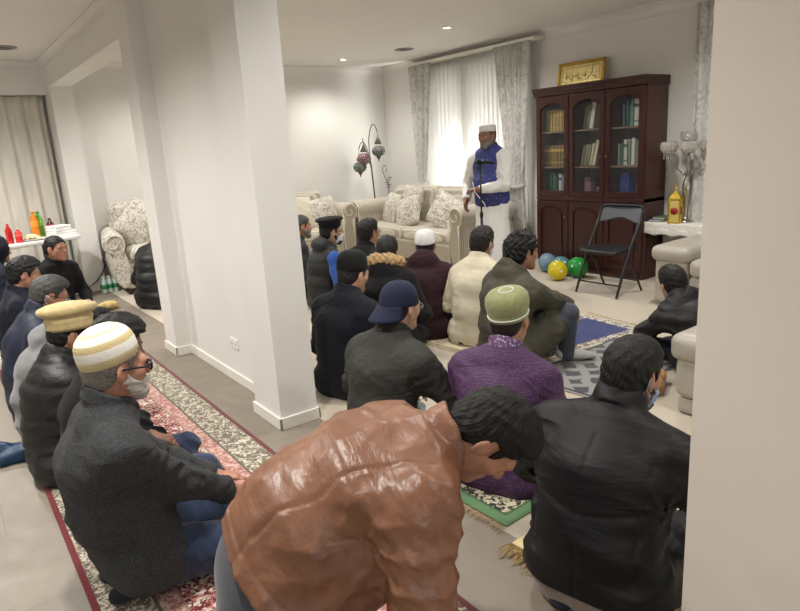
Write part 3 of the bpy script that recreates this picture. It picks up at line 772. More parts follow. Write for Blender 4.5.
# -- front row by the preacher ----------------------------------------
def bearded_edge():
    J = kneel(pz=.12, lean=6, slump=20, head=(-8, 4, 0))
    person(seat(J, -6, 3.14, 6.06), -6, 'grey bearded man in dark jacket beside the white pillar edge', J, 'tan',
           [dict(name='jacket', kind='top', t=.024, mat=F_charcoal, extra=collar(), disp=LIGHTFOLD(101)), ANON_TR(F_dktr), SOCKS(F_dsock)], res=.011, hair=('greyblack', 'short'), beard=('pepper', .8), face_parts=True)
bearded_edge()
def vest_man():
    J = kneel(pz=.10, lean=4, slump=14, head=(-8, 2, 0))
    person(seat(J, -4, 3.09, 5.36), -4, 'man in black pakol hat and white mask, hooded charcoal vest over bright blue sleeves', J, 'light',
           [dict(name='shirt', kind='sleeves', t=.030, mat=F_blue, disp=LIGHTFOLD(111, .006)), dict(name='hooded_vest', kind='vest', t=.022, mat=F_charcoal, extra=hood_down(.12, .06, .075), disp=[quilt(.006, .12), folds(112, .004, 18)]), ANON_TR(F_dktr), SOCKS(F_dsock)], res=.010,
           hair=('blackbrown', 'short'), beard=('blackbrown', .7), mask=(228, 230, 234), glasses=((36, 34, 34), .0022), face_parts=True,
           after=lambda r, J, hs: lathe_cap(r, 'pakol_hat', J, hs, PAKOL, F_bfelt, (4, 0), (0, -.01, .046), .93))
vest_man()
def glasses_man():
    J = kneel(pz=.11, lean=4, slump=12, head=(4, -2, 0))
    person(seat(J, 6, 3.20, 4.87), 6, 'dark haired man with glasses in black jacket, seated in front of the window sofa', J, 'tan',
           [dict(name='jacket', kind='top', t=.022, mat=F_black, extra=collar(), disp=LIGHTFOLD(121)), ANON_TR(F_dktr), SOCKS(F_dsock)], res=.011, hair=('black', 'crop'), glasses=((24, 24, 26), .0024), face_parts=True)
glasses_man()
def fur_hood():
    J = kneel(pz=.20, lean=6, slump=16, head=(0, 8, 0), s=.9)
    def fur(J):
        c = J['nek'] + J['up'] * .06 + J['back'] * .085
        return [(cap(c - J['side'] * .11 + J['fwd'] * .06, c - J['side'] * .05, .040, .046), .02), (cap(c - J['side'] * .05, c + J['side'] * .05, .046, .046), .02), (cap(c + J['side'] * .05, c + J['side'] * .11 + J['fwd'] * .06, .046, .04), .02)]
    nz = lambda x, y, z: .007 * np.sin(130 * x + 4 * np.sin(90 * z)) * np.sin(120 * z + 60 * y) + .004 * np.sin(220 * y + 150 * x)
    person(seat(J, 38, 2.62, 3.76), 38, 'child in black parka with a tan fur trimmed hood lying on the shoulders', J, 'tan',
           [dict(name='parka', kind='top', t=.03, mat=F_black, extra=hood_down(.12, .06, .08), disp=LIGHTFOLD(131)), dict(name='fur_trim', kind='fur', t=0, mat=F_fur, extra=fur, res=.006, disp=[nz]), ANON_TR(F_dktr), SOCKS(F_dsock)], res=.010,
           hair=('black', 'crop'))
fur_hood()
def white_cap_man():
    J = kneel(pz=.09, lean=6, slump=20, head=(6, 4, 0), w=.98)
    person(seat(J, 38, 3.19, 4.03), 38, 'man in maroon hooded jacket wearing a round white crocheted cap', J, 'tan',
           [dict(name='hooded_jacket', kind='top', t=.026, mat=F_maroon, extra=both(hood_down(.125, .055, .075), lambda J: lap(J, .03, .3)), disp=LIGHTFOLD(141)), ANON_TR(F_jeans), SOCKS(F_dsock)], res=.010, hair=('black', 'buzz'),
           after=lambda r, J, hs: lathe_cap(r, 'crocheted_cap', J, hs, dome(.096, -.01, .105, 10, 2.8), F_wcap, (8, 0), (0, -.016, .028), .88))
white_cap_man()
def cream_man():
    J = kneel(pz=.11, lean=3, slump=12, head=(-4, 8, 0), w=1.02)
    person(seat(J, 20, 3.32, 3.50, .006), 20, 'dark haired man with white mask in a cream waistcoat over cream tunic', J, 'tan',
           [dict(name='tunic', kind='sleeves', t=.016, mat=F_cream, disp=LIGHTFOLD(151, .008)), dict(name='waistcoat', kind='vest', t=.026, mat=F_cream, belly=.02, extra=both(collar(.066, .007, .02), lambda J: lap(J, .035, .35)), disp=[folds(152, .008, 8, (2, 2, .8)), folds(153, .003, 22)]), ANON_TR(F_cream), SOCKS(F_dsock)], res=.009,
           hair=('blackbrown', 'crop'), mask=(226, 228, 230), face_parts=True)
cream_man()
def olive_man():
    J = pose(pz=.14, lean=2, slump=18, head=(-2, 4, 0), w=1.04, hips=[(-.1, .03, .13), (.1, .03, .13)], knees=[(-.17, .37, .36), (.15, .39, .36)], ankles=[(-.10, .42, .07), (.12, .40, .07)],
             toes=[(-.10, .60, .035), (.16, .59, .035)], wrists=[(.03, .52, .30), (-.02, .52, .36)], poles=[(-.8, 0, .1), (.9, .0, .1)], hand=[{'dir': (.9, .1, -.2), 'palm': (0, -1, 0)}, {'dir': (-.9, .1, -.2), 'palm': (0, -1, 0)}])
    person(seat(J, -14, 3.08, 2.87, .006), -14, 'man with tousled black hair in olive parka hugging his raised knees', J, 'tan',
           [dict(name='parka', kind='top', t=.034, mat=F_olive, res=.008, extra=both(hood_down(.13, .055, .06, .0, .075), lambda J: lap(J, .045, .62)), disp=[folds(161, .012, 10), folds(162, .005, 24)]), ANON_TR(F_slate), SOCKS(F_sock)], res=.009, hair=('black', 'messy'))
olive_man()
# -- second row --------------------------------------------------------
def beanie_man():
    J = kneel(pz=.11, lean=3, slump=12, head=(-6, 14, 0), w=1.05)
    person(seat(J, 16, 2.07, 3.36), 16, 'man in black knitted beanie and plain dark navy overcoat next to the white pillar', J, 'light',
           [dict(name='overcoat', kind='top', t=.030, mat=F_navy, extra=both(collar(.068, .012, .022), lambda J: lap(J, .04, .4)), disp=LIGHTFOLD(171)), ANON_TR(F_dktr), SOCKS(F_dsock)], res=.009, hair=('blackbrown', 'short'),
           after=lambda r, J, hs: lathe_cap(r, 'beanie', J, hs, [(.094, -.006), (.099, .0), (.100, .03), (.0995, .034), (.098, .06), (.090, .09), (.072, .112), (.045, .125), (.015, .130), (.001, .130)], F_knit, (10, 0), (0, -.014, .022), .88, lambda a, z: 1 + .008 * math.sin(40 * a), 120))
beanie_man()
def navy_cap_man():
    J = kneel(pz=.13, lean=6, slump=18, head=(-4, 6, 0), w=.97, wrists=[(-.16, .34, .26), (.14, .38, .26)], poles=[(-.8, -.2, -.4), (.8, -.2, -.4)])
    def after(r, J, hs):
        o = lathe_cap(r, 'baseball_cap', J, hs, dome(.100, -.008, .112, 10, 2.3), F_navycap, (2, 0), (0, -.012, .020), .88)
        b = MB()
        def fn(u, v):
            a = -PI / 2 + (u - .5) * 2.0; rr = 1 + v * .62 * math.cos((u - .5) * 2.4); return (.088 * rr * math.cos(a), .106 * rr * math.sin(a), -.002 - .070 * v * math.cos((u - .5) * 2.0) - .02 * (abs(u - .5) * 2) ** 2 * v)
        b.grid(fn, 16, 6, .004); b.build('visor', F_navycap, o)
        b = MB(); b.lathe([(.009, -.004), (.008, .003), (.001, .005)], 10, (0, 0, .112)); b.build('button', F_navycap, o)
    person(seat(J, 14, 1.735, 2.41), 14, 'man in dark olive jacket wearing a navy baseball cap backwards', J, 'light',
           [dict(name='jacket', kind='top', t=.026, mat=F_dolive, res=.008, extra=both(collar(.072, .010, .026), lambda J: lap(J, .03, .2)), disp=[folds(181, .009, 10), folds(182, .004, 22)]), ANON_TR(F_ltjeans), SOCKS(F_sock)], res=.009, hair=('blackbrown', 'buzz'), glasses=((150, 150, 152), .0018), after=after)
navy_cap_man()
def purple_man():
    J = kneel(pz=.085, lean=3, slump=14, head=(-2, 6, 0), w=1.03, wrists=[(-.13, .30, .22), (.13, .30, .22)])
    def after(r, J, hs):
        prof = [(.091, -.004), (.0955, .0), (.0965, .012), (.093, .014), (.0985, .034), (.102, .066), (.099, .092), (.085, .110), (.060, .119), (.03, .122), (.001, .123)]
        o = lathe_cap(r, 'embroidered_cap', J, hs, prof, F_green, (16, 0), (0, -.016, .018), .92, lambda a, z: 1 + (.02 * abs(math.sin(4 * a)) - .01) * min(1, max(0, (z - .014) * 30)) * (z < .11), 64)
        b = MB(); b.tube([(.034 * .9 * math.cos(a), .036 * math.sin(a), .1225) for a in np.linspace(0, 2 * PI, 33)], .0024, 6, False); b.build('embroidered_ring', F_wcap, o)
        b = MB(); b.tube([(.0965 * .9 * math.cos(a), .0965 * 1.06 * math.sin(a), .013) for a in np.linspace(0, 2 * PI, 49)], .003, 6, False); b.build('piping', F_wcap, o)
    person(seat(J, 20, 1.985, 1.93, .006), 20, 'man in purple patterned kurta wearing a green embroidered skullcap', J, 'tan',
           [dict(name='kurta', kind='top', t=.022, mat=F_purple, res=.0075, belly=.02, extra=lambda J: lap(J, .03, .6), disp=[folds(191, .008, 9), folds(192, .004, 22)]),
            dict(name='embroidered_collar', kind='band', mat=F_band, extra=collar(.066, .006, .026, .035, .05), res=.005), ANON_TR(F_dktr), SOCKS(F_dsock)], res=.009, hair=('blackbrown', 'buzz'), after=after)
purple_man()
def black_jacket_man():
    J = kneel(pz=.13, lean=8, slump=24, head=(-14, 12, 0), w=1.16, shoulder=.19, wrists=[(-.16, .36, .22), (.22, .40, .20)], poles=[(-.9, -.1, -.3), (.9, -.1, -.3)])
    seam = lambda x, y, z: .0045 * np.exp(-(x / .005) ** 2) * (y < 0) + .004 * np.exp(-((z - .40 - .15 * np.abs(x)) / .006) ** 2) * (y < .05) + .0045 * np.exp(-((np.abs(x) - .17 - .05 * (z - .4)) / .006) ** 2) * (y < 0) * (z > .2)
    person(seat(J, 12, 1.76, 1.16), 12, 'large man in shiny black jacket with back seam and blue mask beside the near wall', J, 'tan',
           [dict(name='jacket', kind='top', t=.034, mat=F_shell, res=.0065, fat=1.1, extra=both(collar(.076, .012, .034, .05, -.05), lambda J: lap(J, .03, .95)), wr=.008, clip=lambda J: (lambda X, Y, Z: 0.11 + .0 * X - Z - .4 * np.maximum(Y, 0)), disp=[folds(201, .014, 10, (.6, .6, 3)), folds(202, .006, 26, (.6, .6, 3)), seam]),
            dict(ANON_TR(F_greige, seat=True)), SOCKS(F_dsock)], res=.007, hair=('black', 'crop'), beard=('black', .4), mask=(150, 176, 204), face_parts=True)
black_jacket_man()
def boy():
    J = pose(pz=.09, lean=16, slump=22, roll=-12, head=(-8, 8, -8), s=.78, wrists=[(-.20, .40, .06), (.22, .30, .1)], poles=[(-.7, 0, .4), (.7, -.4, 0)], hand=[{'dir': (0, 1, -.1), 'curl': .2}, None],
             hips=[(-.08, .02, .1), (.08, .02, .1)], knees=[(-.2, .3, .12), (.34, .22, .14)], ankles=[(.06, .34, .06), (.18, .48, .06)])
    person(seat(J, 68, 3.80, 2.23), 68, 'boy in black hooded puffer jacket leaning on one hand near the grey leather lounge', J, 'light',
           [dict(name='puffer_jacket', kind='top', t=.034, mat=F_puffer, extra=both(hood_down(.12, .055, .06, -.01), lambda J: lap(J, .02, .2)), disp=[quilt(.006, .08), folds(211, .006, 16)]), ANON_TR(F_navy), SOCKS(F_dsock)], res=.008, hair=('black', 'crop'), hs=1.02, face_parts=True)
boy()
# -- nearest man --------------------------------------------------------
def leather_man():
    J = pose(pz=.445, lean=51, slump=14, head=(-20, 66, 0), s=1.04, w=1.18, hips=[(-.10, .045, .41), (.10, .045, .41)], knees=[(-.15, .20, .075), (.15, .20, .075)], ankles=[(-.13, -.22, .065), (.13, -.36, .065)],
             toes=[(-.12, -.41, .035), (.12, -.41, .035)], wrists=[(-.22, .50, .24), (.22, .50, .22)], poles=[(-.5, -.6, .2), (.5, -.6, .2)], hand=[{'dir': (0, .3, -1), 'palm': (0, -1, 0)}, {'dir': (0, .3, -1), 'palm': (0, -1, 0)}], headup=.150)
    up = unit(J['che'] - J['pel']); bk = unit(np.cross(up, [1, 0, 0])) * -1
    def seams(x, y, z):
        h = y * up[1] + (z - .445) * up[2]; b = (y * bk[1] + (z - .445) * bk[2]) > 0
        g = lambda d, w=.005: np.exp(-(d / w) ** 2)
        return .005 * g(h - .075, .004) + .0042 * b * (g(np.abs(x) - .135 - .10 * np.clip(h - .1, 0, 1)) + g(h - .385 + .25 * (np.abs(x) > .14) * (np.abs(x) - .14)) * (np.abs(x) < .2))
    hem = lambda J: (lambda X, Y, Z: -(Y * up[1] + (Z - .445) * up[2] - .030) + 0 * X)
    rib = lambda J: [(ecap(J['pel'] + up * .012, J['pel'] + up * .055, (.225, .165), (.222, .162), (1, 0, 0)), .006)]
    person(seat(J, -26, 1.05, 1.10, .009), -26, 'man in brown leather jacket bending forward, black hair, closest to the viewer', J, 'tan',
           [dict(name='leather_jacket', kind='top', t=.032, mat=F_leather, res=.006, seat=False, fat=1.2, belly=.11, wr=.006, extra=both(collar(.074, .010, .024, .045), lambda J: [(ecap(J['che'] + J['fwd'] * .10 - J['up'] * .03, J['pel'] + nv([0, .16, .0]), (.17, .12), (.20, .13), (1, 0, 0)), .08), (ecap(J['pel'] - up * .10, J['pel'] + up * .14, (.215, .178), (.215, .172), (1, 0, 0)), .06)]), disp=[folds(223, .016, 7, (.6, 2, 2)), folds(222, .011, 17, (.8, 2, 2)), folds(229, .006, 30, (1, 2, 1.4)), seams], clip=hem),
            dict(ANON_TR(F_greytr, seat=True)), SOCKS(F_dsock)], res=.006, hair=('black', 'crop'), face_parts=True)
leather_man()
# -- the preacher ---------------------------------------------------------
def preacher():
    J = pose(pz=.90, lean=0, slump=4, head=(-4, 6, 0), hips=[(-.09, 0, .88), (.09, 0, .88)], knees=[(-.10, .03, .49), (.10, .02, .49)], ankles=[(-.11, -.02, .075), (.11, -.02, .075)],
             toes=[(-.14, .16, .03), (.14, .16, .03)], wrists=[(.0, .26, 1.04), (.24, .12, .92)], poles=[(-.9, -.4, -.2), (.6, -.8, 0)], hand=[{'dir': (.9, .35, .0), 'palm': (0, -.3, -1), 'curl': .7}, {'dir': (-.1, .5, -1), 'palm': (-1, 0, 0), 'curl': .5}], headup=.15)
    J['stand'] = True
    skirt = lambda J: [(ecap((0, 0, .86), (0, .01, .10), (.175, .130), (.235, .165), (1, 0, 0)), .05)]
    def after(r, J, hs):
        lathe_cap(r, 'prayer_cap', J, hs, [(.090, .0), (.0945, .003), (.095, .05), (.088, .066), (.06, .076), (.001, .080)], F_wcap, (6, 0), (0, -.014, .036), .88)
        b = MB()
        for z in (.98, 1.08, 1.18, 1.28): b.lathe([(.008, .0), (.007, .004), (.001, .005)], 8, (0, 0, 0), mat=Matrix.Translation((.0, .158 - .025 * abs(z - 1.13), z)) @ Matrix.Rotation(-PI / 2, 4, 'X'))
        b.build('buttons', M('dark_button', (20, 22, 50), .4), r)
    flare = lambda x, y, z: -.01 * np.sin(14 * np.arctan2(x, y)) * np.clip(.9 - z, 0, .8)
    p = person(seat(J, 196, IMAM[0], IMAM[1]), 196, 'standing preacher in blue brocade waistcoat over a long white robe with white cap', J, 'brown',
           [dict(name='robe', kind='robe', t=.018, mat=F_white, seat=False, fat=1.15, extra=skirt, disp=[folds(231, .007, 10, (1.6, 1.6, .7)), flare], clip=lambda J: (lambda X, Y, Z: .10 - Z + 0 * X)),
            dict(name='waistcoat', kind='vest', t=.028, mat=F_bluevest, seat=False, belly=.03, extra=collar(.066, .008, .022), clip=lambda J: (lambda X, Y, Z: .79 - Z + 0 * X)),
            dict(name='trousers', kind='trousers', t=.016, mat=F_white), dict(name='shoes', kind='feet', t=.008, mat=F_bfelt)], res=.009, hair=('greyblack', 'sides'), beard=('pepper', .8), face_parts=True, after=after)
preacher()
# ------------------------------------------------------------------ setting
def struct(name, mb, mat, parent=None):
    o = mb.build(name, mat, parent); o['kind'] = 'structure'; return o
W_paint = (lambda n: (n.color(n.ramp(n.noise(1.3, 3), [(.3, (222, 221, 216)), (.7, (228, 227, 223))])), n.set(Roughness=.7), n.bump(n.noise(160, 3), .06, .002), n.m)[-1])(NB('wall_paint'))
W_warm = (lambda n: (n.color(n.ramp(n.noise(1.3, 3), [(.3, (222, 214, 203)), (.7, (228, 221, 211))])), n.set(Roughness=.7), n.bump(n.noise(160, 3), .06, .002), n.m)[-1])(NB('wall_paint_warm_lit'))  # wall paint with the warm light on the near wall mixed into its colour
W_ceil = M('ceiling_paint', (226, 223, 220), .8, .02, 2)
W_trim = M('gloss_white_trim', (232, 229, 220), .35, .02, 3)
def floor_tiles():
    n = NB('taupe_floor_tiles'); v = n.mapped((1, 1, 1)); bt = n.node('ShaderNodeTexBrick'); n.L(v, bt.inputs['Vector']); bt.offset = .5
    for k, x in (('Scale', 1.0), ('Mortar Size', .003), ('Brick Width', .60), ('Row Height', .60), ('Bias', 0.0)): bt.inputs[k].default_value = x
    bt.inputs['Color1'].default_value = S((128, 118, 106)); bt.inputs['Color2'].default_value = S((133, 123, 110)); bt.inputs['Mortar'].default_value = S((112, 105, 97))
    c = n.mix(.35, bt.outputs['Color'], n.ramp(n.noise(5, 6, n.mapped((1, .35, 1)), .65, 1.0), [(.3, (116, 107, 97)), (.7, (144, 134, 121))])); n.color(c)
    n.L(n.ramp(n.noise(9, 4), [(.3, (.42, .42, .42, 1)), (.7, (.58, .58, .58, 1))]), n.b.inputs['Roughness']); n.bump(bt.outputs['Fac'], -.15, .002); return n.m
def carpet_mat():
    n = NB('beige_carpet'); n.color(n.mix(.5, n.ramp(n.noise(2.2, 4), [(.3, (178, 167, 150)), (.7, (194, 184, 167))]), n.ramp(n.noise(320, 2), [(.3, (164, 153, 137)), (.7, (204, 194, 178))])))
    n.set(Roughness=.95); n.b.inputs['Sheen Weight'].default_value = .2; n.bump(n.noise(300, 3), .5, .004); return n.m
struct('floor', MB().box((-3.2, -2.6, -.12), (1.60, 9.1, 0)), floor_tiles())
struct('floor_lounge', MB().box((1.60, -2.6, -.12), (6.4, 9.1, .004)), carpet_mat())
struct('ceiling', MB().box((-3.2, -2.6, 2.72), (6.4, 9.1, 2.85)), W_ceil)
b = MB().box((1.37, 3.12, 0), (1.60, 3.47, 2.72)).box((1.50, 3.47, 0), (1.60, 5.0, 2.72)).box((1.38, 5.0, 0), (1.60, 5.28, 2.72)).box((1.38, 5.28, 2.42), (1.60, 8.5, 2.72)).box((1.38, 8.5, 0), (1.61, 9.12, 2.72)).box((1.38, .745, 2.45), (1.60, 3.12, 2.72))
struct('wall_divider', b, W_paint)
struct('wall_right', MB().box((1.38, -2.6, 0), (1.60, .745, 2.72)), W_warm)
struct('wall_end', MB().box((1.61, 8.7, 0), (6.4, 8.9, 2.72)), W_paint)
struct('wall_curtain_side', MB().box((-3.2, 9.02, 0), (1.38, 9.12, 2.36)).box((-3.2, 8.78, 2.36), (1.38, 9.12, 2.72)), W_paint)
struct('wall_left', MB().box((-3.3, -2.6, 0), (-3.2, 9.1, 2.72)), W_paint)
b = MB().box((6.2, -2.6, 0), (6.4, 5.75, 2.72)).box((6.2, 7.8, 0), (6.4, 8.7, 2.72)).box((6.2, 5.75, 0), (6.4, 7.8, .55)).box((6.2, 5.75, 2.35), (6.4, 7.8, 2.72))
struct('wall_window', b, W_paint)
fr = MB(); gl = MB()
for y0, y1 in ((5.75, 6.78), (6.78, 7.8)):
    for lo, hi in (((6.27, y0, .55), (6.33, y0 + .05, 2.35)), ((6.27, y1 - .05, .55), (6.33, y1, 2.35)), ((6.27, y0, .55), (6.33, y1, .60)), ((6.27, y0, 2.30), (6.33, y1, 2.35))): fr.box(lo, hi)
    gl.box((6.295, y0 + .05, .60), (6.305, y1 - .05, 2.30))
w1 = struct('window_1', fr, W_trim)
gm = NB('window_glass'); gm.color((225, 235, 235)); gm.set(Roughness=.02, Alpha=.12)
gl.build('window_pane', gm.m, w1)
# skirting and cornices
def skirt(pts, h=.072, t=.014, z=0, name='baseboard_divider'):
    b = MB()
    for (x0, y0), (x1, y1) in pts: b.box((min(x0, x1), min(y0, y1), z), (max(x0, x1), max(y0, y1), h), .004)
    return struct(name, b, W_trim)
t = .014
skirt([((1.37 - t, 3.12 - t), (1.37, 3.47 + t)), ((1.37 - t, 3.12 - t), (1.60 + t, 3.12)), ((1.60, 3.12 - t), (1.60 + t, 5.28)), ((1.37, 3.47), (1.50, 3.47 + t)), ((1.50 - t, 3.47), (1.50, 5.0)), ((1.38 - t, 5.0 - t), (1.50, 5.0)), ((1.38 - t, 5.0 - t), (1.38, 5.28 + t)), ((1.38, 5.28), (1.60, 5.28 + t)), ((1.38 - t, 8.5 - t), (1.38, 8.9)), ((1.38 - t, 8.5 - t), (1.61, 8.5))])
skirt([((1.38 - t, -2.5), (1.38, .745 + t)), ((1.38, .745), (1.60, .745 + t))], name='baseboard_right')
skirt([((1.61, 8.7 - t), (6.2, 8.7))], name='baseboard_end')
skirt([((6.2 - t, -2.5), (6.2, 3.85)), ((6.2 - t, 5.15), (6.2, 8.7))], name='baseboard_window')
def cove(a, bb, inward, name, s=.10):
    """plaster cornice along a-b; inward = unit direction into the room"""
    prof = [(0, 0), (s, 0), (s, -.012)] + [(s - (s - .014) * math.sin(q), -.012 - (s - .024) * (1 - math.cos(q))) for q in np.linspace(.15, PI / 2, 7)] + [(.014, -s), (0, -s)]
    m_ = MB(); d = (bb[0] - a[0], bb[1] - a[1]); v = []
    for p in (a, bb): v += [(p[0] + inward[0] * u, p[1] + inward[1] * u, 2.72 + w) for u, w in prof]
    n_ = len(prof); m_.add(v, [tuple(range(n_)), tuple(range(2 * n_ - 1, n_ - 1, -1))] + [(i, n_ + i, n_ + (i + 1) % n_, (i + 1) % n_) for i in range(n_)])
    return struct(name, m_, W_ceil)
cove((1.61, 8.7), (6.2, 8.7), (0, -1), 'trim_cornice_end'); cove((6.2, -2.5), (6.2, 8.7), (-1, 0), 'trim_cornice_window')
cove((1.38, 5.0), (1.38, 8.78), (-1, 0), 'trim_cornice_divider', .07); cove((-3.2, 8.78), (1.38, 8.78), (0, -1), 'trim_cornice_curtain_side', .07)
cove((1.60, 5.0), (1.60, 8.7), (1, 0), 'trim_cornice_lounge')

# ------------------------------------------------------------------ lights of the room, and lamps added for fill
lens_m = NB('lamp_lens'); lens_m.color((255, 250, 240)); lens_m.b.inputs['Emission Color'].default_value = S((255, 246, 230)); lens_m.b.inputs['Emission Strength'].default_value = 14
def downlight(x, y, label, power, col=(1, .965, .91)):
    t = empty('downlight', (x, y, 2.72), 0, label, 'light', 'ceiling downlights')
    MB().lathe([(.040, -.001), (.062, -.001), (.062, -.008), (.055, -.011), (.046, -.012), (.040, -.006)], 28).build('trim_ring', W_trim, t)
    MB().lathe([(.041, -.003), (.041, -.006), (.001, -.0065)], 24).build('lens', lens_m.m, t)
    ld = bpy.data.lights.new('downlight_lamp', 'SPOT'); ld.energy = power; ld.color = col; ld.spot_size = 2.7; ld.spot_blend = .8; ld.shadow_soft_size = .09
    lo = bpy.data.objects.new('downlight_lamp', ld); COL.objects.link(lo); lo.parent = t; lo.location = (0, 0, -.03)
downlight(4.97, 7.89, 'small round ceiling downlight above the corner where the two striped sofas meet', 60)
downlight(4.84, 5.55, 'small round ceiling downlight in front of the curtained window, above the preacher', 75)
for x, y, p in ((4.7, 2.9, 80), (2.5, 7.6, 70), (2.6, 5.3, 75), (2.4, 2.9, 75), (2.6, .6, 60), (.35, 2.0, 115), (-.2, 4.3, 170), (-.1, 7.0, 235), (-2.0, 3.0, 70), (-.8, -1.2, 75)):  # unseen downlights, added to fill both rooms with light
    downlight(x, y, 'added fill downlight beyond the edge of the picture', p)
def vent(x, y, label):
    t = empty('ceiling_vent', (x, y, 2.72), 0, label, 'vent', 'round ceiling vents')
    MB().lathe([(.12, -.0005), (.125, -.006), (.11, -.012), (.098, -.010)], 32).build('rim', M('vent_metal', (150, 146, 142), .5), t)
    b = MB()
    for r in (.085, .058, .03): b.lathe([(r - .012, -.004), (r, -.012), (r - .006, -.016), (r - .02, -.008)], 28)
    b.build('louvre', M('vent_grey', (112, 108, 104), .6), t)
vent(5.31, 6.94, 'flat grey round ceiling vent near the window curtains'); vent(.92, 7.8, 'flat grey ceiling vent at the upper left corner of the photo')
wd = bpy.data.worlds.new('evening'); SC.world = wd; wd.use_nodes = True
wd.node_tree.nodes['Background'].inputs[0].default_value = (.95, .93, .90, 1); wd.node_tree.nodes['Background'].inputs[1].default_value = .55
ld = bpy.data.lights.new('window_glow_lamp', 'POINT'); ld.energy = 120; ld.color = (1, .97, .92); ld.shadow_soft_size = .25  # added lamp outside the window, stands in for the glow behind the sheer
lo = bpy.data.objects.new('window_glow_lamp', ld); COL.objects.link(lo); lo.location = (6.62, 6.85, 1.15)

# ------------------------------------------------------------------ curtains
def cloth(name, col, trans=.25, var=.08, pattern=None, rough=.85):
    n = NB(name); c = pattern(n) if pattern else n.ramp(n.noise(7, 4, n.mapped((1, 1, .3))), [(.3, tuple(int(x * (1 - var)) for x in col)), (.7, col)])
    n.color(c); n.set(Roughness=rough); n.b.inputs['Sheen Weight'].default_value = .2
    if trans:
        tr = n.node('ShaderNodeBsdfTranslucent'); mx = n.node('ShaderNodeMixShader'); mx.inputs[0].default_value = trans
        if isinstance(c, tuple): tr.inputs[0].default_value = S(c)
        else: n.L(c, tr.inputs[0])
        n.L(n.b.outputs[0], mx.inputs[1]); n.L(tr.outputs[0], mx.inputs[2]); n.L(mx.outputs[0], n.out.inputs[0])
    return n.m
C_lin = cloth('cream_linen_curtain', (238, 233, 222), .15)
C_sheer = cloth('white_sheer', (236, 236, 234), .5, .03)
damask = lambda n: n.ramp(n.noise(9, 3, n.mapped((1, 1, .7)), .5, 1.6), [(.40, (196, 195, 192)), (.50, (230, 229, 226)), (.6, (208, 207, 204))])
C_dam = cloth('silver_damask_curtain', (190, 190, 190), .2, .1, damask)
def hang(name, mat, p0, p1, z0, z1, pitch, amp, label, cat, nrm, taper=None, n=None, group=None, seed=1, wid=None):
    """gathered cloth between floor points p0-p1; taper(v)->(shrink, shift) along height"""
    p0, p1 = nv(p0), nv(p1); d = p1 - p0; L = np.linalg.norm(d); u = d / L; nr = nv(nrm); g = random.Random(seed); w = L / pitch; N = n or max(24, int(w * 12)); ph = [g.uniform(0, 6) for _ in range(3)]
    b = MB()
    def fn(a, v):
        s, sh = taper(v) if taper else (1, 0); q = (a - .5) * s + .5 + sh; P = p0 + u * L * q
        k = amp * (math.sin(a * w * 2 * PI + .5 * math.sin(3 * a * 6 + ph[0])) * (.75 + .25 * math.sin(7 * a + ph[1])) + .25 * math.sin(a * w * 4 * PI + ph[2] + 2 * v))
        k *= (.75 + .25 * v)
        return (P[0] + nr[0] * k, P[1] + nr[1] * k, z0 + (z1 - z0) * v)
    b.grid(fn, N, 26, .003)
    o = b.build(name, mat); return tag(o, label, cat, group)
hang('curtain', C_lin, (-1.6, 8.90), (1.34, 8.90), .02, 2.35, .17, .042, 'long cream pleated curtain behind the food table', 'curtain', (0, 1))
hang('sheer_curtain', C_sheer, (6.135, 5.60), (6.135, 7.72), .04, 2.62, .085, .020, 'white sheer curtain glowing behind the striped window sofa', 'curtain', (1, 0), n=330)
def tied(zt=.95, z0=.05, z1=2.62, tight=.34, shift=.0):
    vt = (zt - z0) / (z1 - z0)
    def f(v):
        k = (v - vt) / (1 - vt) if v > vt else (vt - v) / vt * .55
        k = max(0, min(1, k)) ** .8; return tight + (1 - tight) * k, shift * (1 - k)
    return f
def drape(y0, y1, label, shift, name='drape_curtain', pitch=.085):
    o = hang(name, C_dam, (6.01, y0), (6.01, y1), .05, 2.62, pitch, .026, label, 'curtain', (1, 0), tied(.95, shift=shift), 90, 'silver damask drapes')
    yc = (y0 + y1) / 2 + shift * (y1 - y0); b = MB()
    b.tube([(6.01 + .055 * math.cos(a), yc + .115 * math.sin(a), .95 + .02 * math.cos(a)) for a in np.linspace(0, 2 * PI, 25)], .022, 8, False)
    b.build('tieback', C_sheer, o); return o
drape(7.30, 7.78, 'grey patterned drape tied back at the far left of the sheer curtain', .10)
drape(5.44, 6.02, 'grey patterned drape tied back behind the preacher, right of the sheer curtain', -.10)
hang('drape_curtain', C_dam, (6.04, 2.75), (6.04, 3.42), .05, 2.62, .09, .026, 'narrow strip of grey patterned drape right of the candelabra', 'curtain', (1, 0), None, 60, 'silver damask drapes', 4)
b = MB().box((5.99, 5.36, 2.622), (6.17, 7.86, 2.655), .008); tag(b.build('curtain_track', W_trim), 'white curtain track above the sheer window curtain', 'curtain track')

